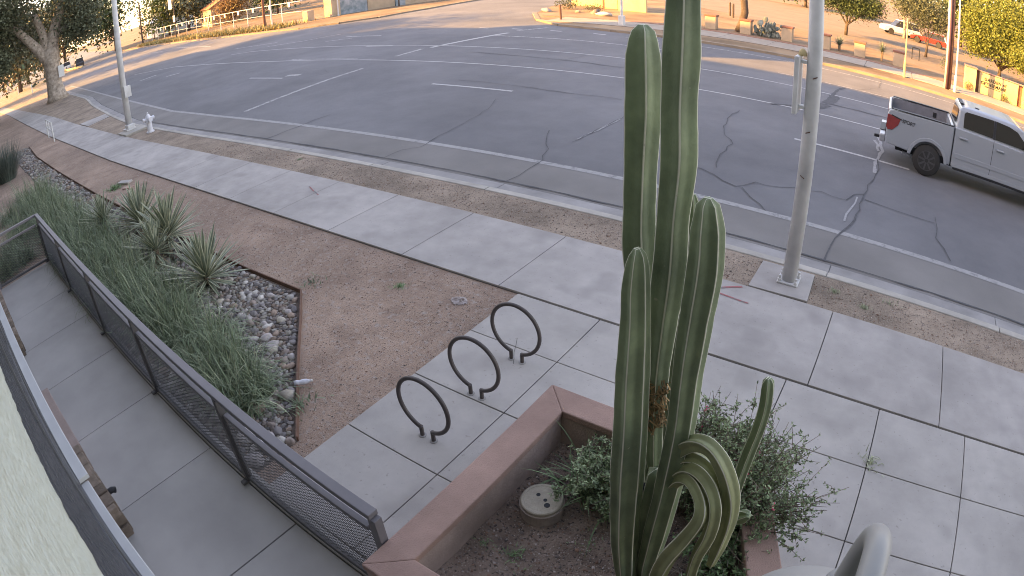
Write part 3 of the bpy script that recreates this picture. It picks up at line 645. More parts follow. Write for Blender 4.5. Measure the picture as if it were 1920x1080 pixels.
BEDF = [(-9.6, 2.4), (-9.6, 4.0), (-16.7, 3.98), (-22.4, 4.05), (-28.5, 4.2), (-33.4, 4.6), (-34, 3.5), (-24, 3.2), (-18, 3.0), (-14, 2.6)]
pool = []
q = random.Random(11)
def try_stone(x, y, r_, cell, grid):
    k = (int(x/cell), int(y/cell))
    for i in (-1, 0, 1):
        for j in (-1, 0, 1):
            for (a, c, e) in grid.get((k[0]+i, k[1]+j), ()):
                if (a-x)**2+(c-y)**2 < (.62*(e+r_))**2: return False
    grid.setdefault(k, []).append((x, y, r_)); return True
grid = {}
for tries, lo, hi in ((150, .075, .13), (1100, .045, .07), (9000, .028, .045), (20000, .018, .028)):
    for _ in range(tries):
        x = q.uniform(-9.6, -4.4); y = q.uniform(1.64, 4.1)
        if not inside(x, y, BEDN): continue
        near = max(0, min(1, (3.3-y)/1.6+ (x+6.5)*.25))
        r_ = q.uniform(lo, hi)
        if r_ > .07 and q.random() > near*near: continue
        if try_stone(x, y, r_, .3, grid): pool.append((r_, x, y))
pool.sort(reverse=True)
def stone_mw(x, y, r_, z=None):
    return Matrix.Translation((x, y, r_*.22 if z is None else z)) @ Matrix.Rotation(q.uniform(0, 6.28), 4, 'Z') @ Matrix.Rotation(q.uniform(-.3, .3), 4, 'X') @ Matrix.Diagonal((r_, r_, r_, 1))
for r_, x, y in pool[:300]:
    inst('river_stone', q.choice(stones), rock_bed, stone_mw(x, y, r_*1.06))
def joined(name, items, mats, parent=None, label=None, cat=None):
    """many small stones joined into one object of kind stuff (several materials)"""
    V = []; F = []; MI = []
    base = []
    for me in stones[:6]:
        base.append((np.array([v.co[:] for v in me.vertices]), [tuple(p.vertices) for p in me.polygons]))
    lowb = []
    import bmesh
    for k in range(5):
        bm = bmesh.new(); bmesh.ops.create_icosphere(bm, subdivisions=1, radius=1)
        for v in bm.verts: v.co = Vector((v.co.x, v.co.y*.8, v.co.z*.6))*(1+.35*mnoise.noise(v.co*1.4+Vector((k*9.3, 0, 0))))
        lowb.append((np.array([v.co[:] for v in bm.verts]), [tuple(x.index for x in f.verts) for f in bm.faces])); bm.free()
    n = 0
    for (r_, x, y, z) in items:
        vs_, fs_ = q.choice(lowb); a = q.uniform(0, 6.28); ca, sa = math.cos(a), math.sin(a)
        w = vs_*r_; w = np.stack([w[:, 0]*ca-w[:, 1]*sa+x, w[:, 0]*sa+w[:, 1]*ca+y, w[:, 2]+z], 1)
        V.append(w); mi = q.randrange(len(mats))
        F += [tuple(i+n for i in f) for f in fs_]; MI += [mi]*len(fs_); n += len(vs_)
    me = bpy.data.meshes.new(name); me.from_pydata(np.concatenate(V).tolist(), [], F)
    for m in mats: me.materials.append(m)
    me.polygons.foreach_set('material_index', MI); me.update()
    o = bpy.data.objects.new(name, me); C.objects.link(o); o.parent = parent
    return tag(o, label, cat, kind='stuff')
rest = [(r_*1.08, x, y, r_*.22) for r_, x, y in pool[300:]]
gridf = {}
for tries, lo, hi in ((1500, .07, .12), (9000, .045, .07)):
    for _ in range(tries):
        x = q.uniform(-34, -9.5); y = q.uniform(2.4, 4.6)
        if inside(x, y, BEDF):
            r_ = q.uniform(lo, hi)
            if try_stone(x, y, r_, .3, gridf): rest.append((r_, x, y, r_*.22))
joined('small_stones', rest, M_st, rock_bed)
M_peb = [mat('grit_pale', (.34, .28, .25), .9, .2, 30, island=.35), mat('grit_red', (.22, .125, .09), .9, .2, 30, island=.35), mat('grit_dark', (.17, .135, .12), .9, .2, 30, island=.35)]
items = []
YARD = [(-4.4, 2.2), (-4.14, 2.0), (-4.14, 5.66), (-13, 5.7), (-20, 5.7), (-20, 4.15), (-8.2, 4.14), (-6.7, 4.2), (-6.1, 3.72)]
while len(items) < 7000:
    x = -4.14-abs(q.gauss(0, 1))*4.2; y = q.uniform(1.9, 5.7)
    if inside(x, y, YARD): items.append((q.uniform(.003, .008)*(1.9 if q.random() < .05 else 1), x, y, .002))
for _ in range(5200):
    x = q.uniform(-16, 6); y = q.uniform(7.5, 8.36)
    items.append((q.uniform(.005, .014)*(1.6 if q.random() < .05 else 1), x, y, .008))
joined('soil_grit', items, M_peb, None, 'fine grit strewn over the bare soil', 'gravel')
items = []
IB2 = inset(OUT, .265)
while len(items) < 2200:
    x = q.uniform(-2.0, .4); y = q.uniform(1.45, 3.25)
    if inside(x, y, IB2) : items.append((q.uniform(.004, .012)*(1.8 if q.random() < .05 else 1), x, y, SOILZ+.002+.045*math.exp(-((x+.71)**2+(y-2.445)**2)/.2)+.016*mnoise.noise(Vector((x*4, y*4, 0)))))
joined('planter_grit', items, M_peb, None, 'fine grit and chips on the planter soil', 'gravel')

# loose bits
for nm, lab, cat_, loc, d, rz, m in (
    ('flat_brick', 'pale flat block lying on the soil by the sidewalk', 'brick', (-16.55, 4.97, .0), (.5, .22, .06), .45, M_conc),
    ('broken_brick', 'thin reddish brick piece half buried beside the pale block', 'brick', (-15.9, 4.85, .0), (.35, .18, .03), .5, M_pink)):
    b = MB(); mw = Matrix.Translation(loc) @ Matrix.Rotation(rz, 4, 'Z'); b.box(-d[0]/2, d[0]/2, -d[1]/2, d[1]/2, 0, d[2], mw)
    tag(b.build(nm, m, org=loc, bevel=.012), lab, cat_)
M_plastic = mat('clear_plastic', (.55, .55, .60), .25, .2, 25, spec=.6)
bt = empty('plastic_bottle', (-5.03, 2.83, .03), 'crushed clear plastic bottle lying against the steel edging', 'bottle', rz=.9)
b = MB(); b.lathe([(.0, -.10), (.03, -.10), (.033, -.06), (.026, -.03), (.033, .0), (.03, .04), (.02, .075), (.012, .09), (.012, .10)], 14, (0, 0, .033), 'x'); o = b.build('body', M_plastic, None, smooth=True); o.parent = bt
b = MB(); b.lathe([(.0, .10), (.0145, .10), (.0145, .118), (0, .118)], 12, (0, 0, .033), 'x'); o = b.build('cap', M_white); o.parent = bt
b = MB(); b.lathe([(0, -.06), (.03, -.06), (.033, -.05), (.033, .05), (.03, .06), (0, .06)], 14, (-4.6, 1.86, .10), 'x'); tag(b.build('drink_can', M_galv, org=(-4.6, 1.86, .07), smooth=True), 'small silver can lying on the stones behind the railing', 'can')
M_bag = mat('thin_plastic', (.33, .27, .25), .5, .15, 20)
b = MB(); n0 = 12
for j in range(n0+1):
    for i in range(n0+1):
        x, y = (i/n0-.5), (j/n0-.5); r_ = math.hypot(x, y); b.v.append((-4.68+x*.26, 5.18+y*.20, .008+max(0, .05*(1-2*r_))*abs(mnoise.noise(Vector((x*9, y*9, 1))))*2.2)); b.a.append(0)
for j in range(n0):
    for i in range(n0):
        if math.hypot((i+.5)/n0-.5, (j+.5)/n0-.5) < .47: k = j*(n0+1)+i; b.f.append((k, k+1, k+n0+2, k+n0+1))
tag(b.build('plastic_scrap', M_bag, org=(-4.68, 5.18, 0)), 'thin crumpled plastic scrap on the soil near the path', 'litter')
# ------------------------------------------------------------------ plants
def leaf_mat(name, col, col2, isl=.35, rough=.6, ridge=None):
    m = mat(name, col, rough, .12, 4, col2=col2, island=isl, spec=.25)
    return m
M_grass = leaf_mat('grass_blade', (.13, .175, .105), (.19, .24, .145), .5)
M_grassp = leaf_mat('grass_blade_pale', (.24, .275, .165), (.33, .35, .23), .4)
M_yuc = leaf_mat('yucca_blade', (.16, .195, .14), (.22, .25, .18), .25)
M_yucp = leaf_mat('yucca_blade_pale', (.44, .445, .31), (.54, .53, .39), .2)
M_dead = leaf_mat('dead_leaf', (.21, .15, .11), (.30, .22, .16), .35, .9)
M_salv = leaf_mat('bush_leaf', (.155, .215, .115), (.25, .32, .175), .6)
M_salv2 = leaf_mat('bush_leaf_bright', (.13, .215, .10), (.19, .29, .14), .4)
M_stem = leaf_mat('bush_stem', (.15, .10, .085), (.22, .16, .13), .3, .9)
M_flow = leaf_mat('red_flower', (.42, .03, .07), (.55, .05, .12), .3)
def blade(mb, base, az, el, L, w, droop, segs=5, curl=0.0):
    d = Vector((math.cos(az)*math.cos(el), math.sin(az)*math.cos(el), math.sin(el)))
    p = Vector(base); k = len(mb.v)
    for i in range(segs+1):
        f = i/segs; ww = w*(1-f**1.8)+.0006
        side = Vector((-d.y, d.x, 0)); side = side.normalized() if side.length > 1e-3 else Vector((1, 0, 0))
        mb.v += [tuple(p-side*ww/2), tuple(p+side*ww/2)]; mb.a += [0, 0]
        p = p+d*L/segs; d = (d+Vector((0, 0, -droop/segs))).normalized()
        if curl: c_, s_ = math.cos(curl/segs), math.sin(curl/segs); d = Vector((d.x*c_-d.y*s_, d.x*s_+d.y*c_, d.z))
    for i in range(segs): mb.f.append((k+2*i, k+2*i+1, k+2*i+3, k+2*i+2))
def grass_clump(x, y, rad, hgt, n, seed, label, tall=0, pale=.22):
    g_ = random.Random(seed); root = empty('feather_grass', (x, y, 0), label, 'grass', 'green grass clumps along the railing')
    for nm, m, cnt in (('blades', M_grass, int(n*(1-pale))), ('pale_blades', M_grassp, int(n*pale))):
        b = MB()
        for _ in range(cnt):
            a = g_.uniform(0, 6.283); r_ = rad*.55*math.sqrt(g_.random()); el = g_.uniform(.25, 1.5)
            blade(b, (x+math.cos(a)*r_, y+math.sin(a)*r_, .0), a+g_.gauss(0, 1.2), el, hgt*g_.uniform(.6, 1.6), g_.uniform(.009, .015), g_.uniform(.8, 4.5), 8, g_.gauss(0, 2.0))
        tag(b.build(nm, m, root), kind='stuff')
pos = []
gq = random.Random(5)
i = 0
for x in np.arange(-20.5, -5.2, .78):
    w_ = interp([(-21, 2.8), (-16, 2.8), (-12, 2.8), (-8, 2.65), (-6.4, 2.45), (-5.5, 2.15)], x)
    pos.append((x+gq.uniform(-.15, .15), 2.18+gq.uniform(-.05, .1))); pos.append((x+.39+gq.uniform(-.15, .15), w_+gq.uniform(-.15, .1)))
names = ['beside the planter end of the railing', 'by the ramp corner']
for k, (x, y) in enumerate(sorted(pos)):
    h_ = interp([(-20, .75), (-9, .68), (-5.3, .5)], x); n_ = int(interp([(-20, 360), (-11, 620), (-5.3, 640)], x))
    grass_clump(x, y, .5, h_, n_, 100+k, 'fine-bladed green grass clump, one of the row behind the ramp railing')
for k, (x, y) in enumerate(((-14.2, .5), (-14.4, 1.1), (-15.2, .8), (-16.2, 1.3), (-17.6, 1.6), (-19, 1.4))):
    grass_clump(x, y, .5, .7, 420, 300+k, 'fine-bladed green grass clump, one of the row behind the ramp railing')
b = empty('tall_grass_clump', (-26.5, 2.35, 0), 'tall blue-grey grass clump at the far end of the stone bed', 'grass')
mb = MB(); g_ = random.Random(77)
for _ in range(900):
    a = g_.uniform(0, 6.283); r_ = .5*math.sqrt(g_.random()); blade(mb, (-26.5+math.cos(a)*r_, 2.35+math.sin(a)*r_, 0), a, g_.uniform(.9, 1.5), g_.uniform(1.1, 2.0), .016, g_.uniform(.3, 1.5), 6)
tag(mb.build('blades', leaf_mat('blue_grass_blade', (.07, .095, .085), (.11, .14, .12), .4), b), kind='stuff')

# yuccas: every sword leaf is an object of its own, sharing three leaf meshes
def sword(seed, m_mid, m_edge):
    b = MB(); n = 7; L = 1.0; q_ = random.Random(seed); bend = q_.uniform(-.06, .10)
    prof = [(0, .036), (.1, .034), (.3, .042), (.55, .042), (.78, .030), (.92, .014), (1, .001)]
    MI = []
    for i, (f, w) in enumerate(prof):
        z = -bend*f*f
        for s, up in ((-1, .30), (-.62, .12), (0, 0), (.62, .12), (1, .30)):
            b.v.append((f*L, s*w, z+up*w)); b.a.append(0)
    for i in range(len(prof)-1):
        for j in range(4):
            b.f.append((i*5+j, (i+1)*5+j, (i+1)*5+j+1, i*5+j+1)); MI.append(1 if j in (0, 3) else 0)
    me = bpy.data.meshes.new('sword_leaf'); me.from_pydata(b.v, [], b.f); me.materials.append(m_mid); me.materials.append(m_edge); me.polygons.foreach_set('material_index', MI); me.update()
    return me
SW = [sword(i, M_yuc, M_yucp) for i in range(3)]; SWD = sword(9, M_dead, M_dead)
def yucca(x, y, stem, L, n, seed, label):
    g_ = random.Random(seed); root = empty('yucca', (x, y, 0), label, 'yucca', 'variegated yuccas in the stone bed')
    b = MB(); b.tube([(x, y, -.02), (x+.01, y, stem*.6), (x, y, stem+.05)], [.06, .055, .05], 10); b.build('stem', M_dead, root)
    for i in range(n):
        f = (i+.5)/n; el = R(84)-R(92)*f**1.05+g_.gauss(0, .07); az = i*2.39996+g_.gauss(0, .12)
        s = L*g_.uniform(.82, 1.08)*(.85+.15*math.sin(f*3))
        mw = Matrix.Translation((0, 0, stem+.05-.10*f)) @ Matrix.Rotation(az, 4, 'Z') @ Matrix.Rotation(-el, 4, 'Y') @ Matrix.Diagonal((s, s*1.05, s, 1))
        inst('sword_leaf', SW[i % 3], root, mw)
    for i in range(10):
        mw = Matrix.Translation((0, 0, stem*.8)) @ Matrix.Rotation(g_.uniform(0, 6.28), 4, 'Z') @ Matrix.Rotation(g_.uniform(.35, .95), 4, 'Y') @ Matrix.Diagonal((L*.5, L*.5, L*.5, 1))
        inst('dead_leaf', SWD, root, mw)
yucca(-13.1, 3.2, .28, .72, 70, 1, 'smallest yucca, farthest left, on a bare stem')
yucca(-12.0, 3.75, .22, .90, 90, 2, 'large spiky yucca standing behind the others, nearest the sidewalk soil')
yucca(-10.35, 3.72, .32, .86, 90, 3, 'broad spiky yucca just right of the middle of the group')
yucca(-9.95, 3.25, .30, .68, 70, 4, 'yucca growing out of the green grass in front of the group')
yucca(-8.35, 3.45, .14, .84, 90, 5, 'wide fan-shaped yucca nearest to the bare river stones')

def leaf_quad(mb, p, d, nrm, L, w):
    s = d.cross(nrm)
    if s.length < 1e-4: s = Vector((1, 0, 0))
    s = s.normalized()*w/2; m_ = p+d*L*.5
    mb.add([p, m_+s, p+d*L, m_-s], [(0, 1, 2, 3)])
def bush(root, base, tips, seed, n_leaf, L, mleaf, mstem, flower=0, sub=5, spread=.12):
    """stems from base to tips, side twigs, and small leaves along the twigs"""
    g_ = random.Random(seed); st = MB(); lf = MB(); fl = MB(); fpts = []
    twigs = []
    for t in tips:
        a = Vector(base)+Vector((g_.uniform(-.12, .12), g_.uniform(-.12, .12), 0)); t = Vector(t)
        c = a.lerp(t, .5)+Vector((g_.uniform(-.1, .1), g_.uniform(-.1, .1), .12))
        pts = [a*(1-f)**2+c*2*f*(1-f)+t*f*f for f in np.linspace(0, 1, 8)]
        st.tube(pts, [.006*(1-.75*f) for f in np.linspace(0, 1, 8)], 4, caps=False); twigs.append(pts)
        for _ in range(sub):
            f = g_.uniform(.25, .9); i_ = min(6, int(f*7)); p = pts[i_].lerp(pts[i_+1], f*7-i_)
            e = p+Vector((g_.gauss(0, spread), g_.gauss(0, spread), g_.uniform(-.02, spread*1.3)))
            st.tube([p, p.lerp(e, .5)+Vector((0, 0, .02)), e], [.003, .0022, .0012], 3, caps=False); twigs.append([p, p.lerp(e, .5), e]); fpts.append(e)
        fpts.append(t)
    for _ in range(n_leaf):
        tw = g_.choice(twigs); f = g_.uniform(.2 if len(tw) > 3 else 0, 1)*(len(tw)-1); i_ = min(len(tw)-2, int(f)); p = tw[i_].lerp(tw[i_+1], f-i_)
        d = Vector((g_.gauss(0, 1), g_.gauss(0, 1), g_.gauss(.35, .7))).normalized(); nrm = Vector((g_.gauss(0, .6), g_.gauss(0, .6), 1))
        leaf_quad(lf, p, d, nrm, L*g_.uniform(.6, 1.25), L*.5*g_.uniform(.7, 1.1))
    st.build('stems', mstem, root); tag(lf.build('leaves', mleaf, root), kind='stuff')
    if flower:
        for _ in range(flower):
            p = g_.choice(fpts)
            for _ in range(5): leaf_quad(fl, p+Vector((g_.gauss(0, .008), g_.gauss(0, .008), g_.gauss(0, .012))), Vector((g_.gauss(0, 1), g_.gauss(0, 1), g_.gauss(0, 1))).normalized(), Vector((0, 0, 1)), .018, .014)
        tag(fl.build('flowers', M_flow, root), kind='stuff')
g_ = random.Random(31)
SZ = .515
sb = empty('flowering_bush', (-.49, 2.98, SZ), 'airy green bush with small red flowers spilling over the planter', 'bush')
tips = []
for _ in range(170):
    a = g_.uniform(-.9, 3.3); r_ = g_.uniform(.12, .98); tips.append((-.49+math.cos(a)*r_*.85, 2.98+math.sin(a)*r_*.64+.04, SZ+g_.uniform(.25, .98)*(1.12-.33*r_)+.03))
tips += [(-.55, 3.6, 1.46), (-.4, 3.6, 1.37), (-.85, 3.51, 1.33), (.37, 3.16, 1.02), (.4, 3.31, 1.05), (.36, 2.93, .91), (.27, 2.71, .84), (.04, 2.44, .87), (-.18, 3.42, 1.35), (.04, 3.51, 1.26)]
bush(sb, (-.49, 2.98, SZ), tips, 41, 30000, .030, M_salv, M_stem, 36, 9, .10)
bush(sb, (-.74, 3.1, SZ), [(-.74+g_.uniform(-.28, .4), 3.1+g_.uniform(-.2, .42), SZ+g_.uniform(.2, .95)) for _ in range(100)], 44, 13000, .030, M_salv, M_stem, 22, 8, .09)
sb2 = empty('leafy_shrub', (-.31, 2.62, SZ), 'low bright green shrub at the foot of the drooping cactus arms', 'bush')
bush(sb2, (-.31, 2.62, SZ), [(-.31+g_.uniform(-.31, .27), 2.62+g_.uniform(-.4, .27), SZ+g_.uniform(.09, .44)) for _ in range(26)], 43, 3400, .038, M_salv2, M_stem, 0, 5, .08)
dt = empty('dry_twigs', (-.37, 2.31, SZ), 'tangle of bare dry twigs under the drooping cactus arms', 'twigs')
b = MB()
for _ in range(150):
    p = Vector((-.4+g_.gauss(0, .16), 2.33+g_.gauss(0, .2), SZ+.01+abs(g_.gauss(0, .11)))); d = Vector((g_.gauss(0, 1), g_.gauss(0, 1), g_.gauss(.2, .5))).normalized()*g_.uniform(.07, .22)
    b.tube([p, p+d*.5+Vector((0, 0, .02)), p+d], [.0028, .0023, .0012], 3, caps=False)
tag(b.build('twigs', mat('dry_twig', (.38, .31, .27), .95, .2, 9, island=.35), dt), kind='stuff')
lb = empty('leafy_plant', (-1.44, 2.89, SZ), 'green leafy plant in the back corner of the planter by the lid', 'plant')
bush(lb, (-1.44, 2.89, SZ), [(-1.36+g_.uniform(-.28, .3), 2.93+g_.uniform(-.42, .28), SZ+g_.uniform(.08, .42)) for _ in range(66)], 47, 13000, .032, M_salv, M_stem, 0, 6, .08)
b = MB()
for _ in range(60):
    a = g_.uniform(0, 6.28); blade(b, (-1.51+g_.gauss(0, .11), 2.89+g_.gauss(0, .11), SZ), a, g_.uniform(.5, 1.3), g_.uniform(.3, .53), .0125, g_.uniform(.5, 2), 6)
tag(b.build('blades', M_salv2, lb), kind='stuff')
def weed(x, y, z, n, L, seed, label, m=None, group=None):
    g2 = random.Random(seed); b = MB()
    for _ in range(n):
        a = g2.uniform(0, 6.28); r_ = abs(g2.gauss(0, L*1.2)); blade(b, (x+math.cos(a)*r_, y+math.sin(a)*r_, z), g2.uniform(0, 6.28), g2.uniform(.2, 1.2), L*g2.uniform(.5, 1.2), L*.12, g2.uniform(.2, 1.5), 3)
    o = empty('weed', (x, y, z), label, 'weed', group); tag(b.build('sprigs', m or M_salv2, o), kind='stuff')
weed(-1.62, 2.065, SZ, 60, .05, 1, 'small weed on the planter soil in front of the lid')
weed(-1.86, 2.03, SZ, 30, .04, 2, 'tiny weed by the inner planter wall')
weed(-1.235, 2.42, SZ, 40, .05, 3, 'small weed between the lid and the cactus')
weed(.67, 4.78, .035, 46, .09, 4, 'dry tuft growing in the slab joint right of the bush', M_grassp)
weed(-5.62, 5.05, .0, 160, .05, 5, 'patch of low green weed on the soil beside the sidewalk')
weed(-6.85, 4.43, .0, 40, .10, 6, 'dark little plant just outside the corner of the edging', M_grass)
weed(-16.5, 4.6, .0, 260, .14, 7, 'straggly green weed by the edging left of the yuccas')
weed(-5.35, 2.1, .06, 500, .09, 8, 'soft low green plant on the river stones beside the railing', M_grass)
weed(-4.75, 2.55, .05, 60, .12, 9, 'thin sparse weed stalks at the end of the stone bed', M_grass)
weed(.55, 8.2, .0, 25, .10, 10, 'pale dry tuft against the kerb right of the light pole', M_grassp)
for k, (x, y, lab) in enumerate(((-.35, 8.05, 'low yellowish weed patch right beside the light pole pad'), (.15, 7.85, 'sparse dry weeds on the verge a step right of the light pole pad'), (-12, 8.1, 'low dry weed patch on the middle of the long verge'))):
    weed(x, y, .005, 260, .04, 20+k, lab, M_grassp)
# ------------------------------------------------------------------ street furniture
def label_text(txt, size, m, parent, loc, name='lettering', rot=(math.pi/2, 0, 0), depth=.004, space=1.0):
    cu = bpy.data.curves.new(name, 'FONT'); cu.body = txt; cu.size = size; cu.extrude = depth; cu.align_x = 'LEFT'; cu.offset = size*.03; cu.space_character = space
    t = bpy.data.objects.new('tmp', cu); C.objects.link(t); bpy.context.view_layer.update()
    me = bpy.data.meshes.new_from_object(t.evaluated_get(bpy.context.evaluated_depsgraph_get())); bpy.data.objects.remove(t)
    me.materials.clear(); me.materials.append(m)
    o = bpy.data.objects.new(name, me); C.objects.link(o); o.location = loc; o.rotation_euler = rot
    if parent is not None: attach(o, parent)
    return o
lp = empty('light_pole', (-1.06, 7.92, .035), 'thick galvanised light pole on a concrete pad in front of the cactus', 'light pole')
b = MB(); b.tube([(-1.06, 7.92, .03), (-1.06, 7.93, 3), (-1.055, 7.95, 9.5)], [.112, .104, .075], 28); b.build('shaft', M_galv, lp, smooth=True)
b = MB(); b.box(-1.22, -.90, 7.77, 8.07, .036, .062); b.build('base_plate', M_galv, lp, bevel=.006)
for sx in (-1, 1):
    for sy in (-1, 1):
        b = MB(); b.lathe([(.030, .062), (.030, .10), (.018, .105), (.018, .15), (0, .15)], 6, (-1.06+sx*.125, 7.92+sy*.115, 0)); b.build('anchor_bolt', M_galv, lp)
b = MB(); b.box(-1.30, -1.235, 7.70, 8.05, 2.44, 3.20); b.build('side_cabinet', M_galv, lp, bevel=.012)
b = MB(); b.lathe([(.06, 3.20), (.05, 3.26), (.02, 3.29), (0, 3.295)], 16, (-1.22, 7.88, 0)); b.build('cabinet_cap', M_yel, lp, smooth=True)
for z in (3.12, 2.52):
    b = MB(); b.box(-1.24, -1.15, 7.86, 7.98, z-.02, z+.02); b.build('bracket', M_galv, lp)
b = MB(); b.tube([(-1.06, 7.93, 9.3), (-1.06, 9.2, 9.9), (-1.06, 10.6, 10.0)], .05, 10); b.build('mast_arm', M_galv, lp)
b = MB(); b.box(-1.2, -.92, 10.5, 11.2, 9.92, 10.06); b.build('lamp_head', M_galv, lp, bevel=.03)
for z, a in ((2.93, .3), (2.2, -.1), (1.62, -.2)):
    b = MB(); rr_ = .1075
    b.add([(-1.06+rr_*math.sin(a+i*.12-.3), 7.925-rr_*math.cos(a+i*.12-.3), z+.006*i*(-1 if z < 2 else 1)+s) for i in range(6) for s in (-.008, .008)], [(2*i, 2*i+2, 2*i+3, 2*i+1) for i in range(5)]); b.build('rust_mark', M_wood, lp)
l2 = empty('street_pole', (-24.2, 8.02, .1), 'tall grey street pole on a small footing next to the hydrant', 'pole')
b = MB(); b.tube([(-24.2, 8.02, .1), (-24.0, 8.0, 4), (-23.9, 8.0, 9)], [.15, .125, .09], 18); b.build('shaft', M_galv, l2, smooth=True)
b = MB(); b.box(-24.45, -23.9, 7.78, 8.2, .10, .16); b.build('base_plate', M_galv, l2, bevel=.01)
b = MB(); b.box(-23.98, -23.86, 7.95, 8.25, 1.45, 1.9); b.build('sign_back', M_galv, l2)
b = MB(); b.box(-24.33, -23.92, 7.84, 8.18, .16, .33); b.build('base_cover', M_galv, l2, bevel=.03)
hy = empty('fire_hydrant', (-22.25, 8.22, .0), 'silver-white fire hydrant standing at the kerb', 'hydrant')
b = MB(); b.lathe([(.17, .0), (.17, .05), (.115, .06), (.105, .40), (.15, .42), (.15, .47), (.125, .50), (.12, .58), (.09, .66), (.05, .71), (.03, .73), (.03, .78), (0, .78)], 20, (-22.25, 8.22, 0)); b.build('barrel', M_hyd, hy, smooth=False)
for d, ax in ((.20, 'y'), (-.20, 'y')):
    b = MB(); b.lathe([(.06, .0), (.06, d), (.075, d), (.075, d*1.25), (0, d*1.25)], 12, (-22.25, 8.22, .53), ax); b.build('hose_outlet', M_hyd, hy)
b = MB(); b.lathe([(.075, 0), (.075, .22), (.095, .22), (.095, .27), (0, .27)], 12, (-22.25, 8.22, .52), 'x'); b.build('pumper_outlet', M_hyd, hy)
pf = empty('pipe_frame', (-32.2, 5.9, 0), 'thin white pipe frame standing at the edge of the sidewalk', 'frame')
for x, y in ((-33.4, 6.0), (-30.9, 5.82)):
    b = MB(); b.tube([(x, y, 0), (x, y, 1.0)], .035, 8); b.build('upright', M_white, pf)
for z in (1.0, .55):
    b = MB(); b.tube([(-33.4, 6.0, z), (-30.9, 5.82, z)], .03, 8); b.build('crossbar', M_white, pf)
b = MB(); b.tube([(-32.2, 5.9, .55), (-32.2, 5.9, 1.0)], .028, 8); b.build('bar', M_white, pf)

# ------------------------------------------------------------------ the pickup truck
M_body = mat('truck_paint', (.33, .355, .385), .35, .03, 1, spec=.5, coat=.6)
M_tyre = mat('tyre_rubber', (.045, .043, .042), .85, .1, 9)
M_rim = mat('dark_rim', (.06, .06, .062), .35, .1, 9, spec=.6)
M_spoke = mat('rim_spoke', (.075, .075, .078), .35, .2, 12, spec=.6)
M_red = mat('lamp_red', (.30, .035, .03), .25, .1, 12, spec=.6, coat=.5)
M_trim = mat('black_trim', (.028, .028, .03), .5, .1, 9)
M_liner = mat('bed_liner', (.20, .20, .22), .7, .15, 6)
M_win = mat('truck_glass', (.03, .026, .022), .05, .05, 2, spec=.35)
M_chrome = mat('bumper_metal', (.45, .45, .47), .35, .05, 6, spec=.6, metal=.5)
tk = empty('pickup_truck', (-.02, 15.72, RZ+.004), 'white pickup truck with an open bed driving out of the frame', 'pickup truck')
tk.scale = (RS, RS, RS)
def tp(mb, name, m, bevel=0, smooth=False, parent=None):
    o = mb.build(name, m, None, smooth=smooth, bevel=bevel); o.parent = parent or tk; return o
def arch(cx, cz, r_, z0, n=14):
    a0 = math.asin(max(-1, min(1, (z0-cz)/r_)))
    return [(cx+r_*math.cos(a), cz+r_*math.sin(a)) for a in np.linspace(a0, math.pi-a0, n)]
AX1, AX2, WZ, WR = 1.20, 4.86, .405, .405
bedp = [(.05, .56), (.0, .70), (-.01, 1.30), (.04, 1.43), (1.85, 1.45), (1.85, .46)] + arch(AX1, WZ, .50, .50)
cabp = [(1.875, .46), (1.875, 1.46), (3.9, 1.40), (4.45, 1.34), (5.55, 1.20), (5.80, 1.05), (5.86, .75), (5.80, .50), ] + arch(AX2, WZ, .50, .50)
W = 2.03
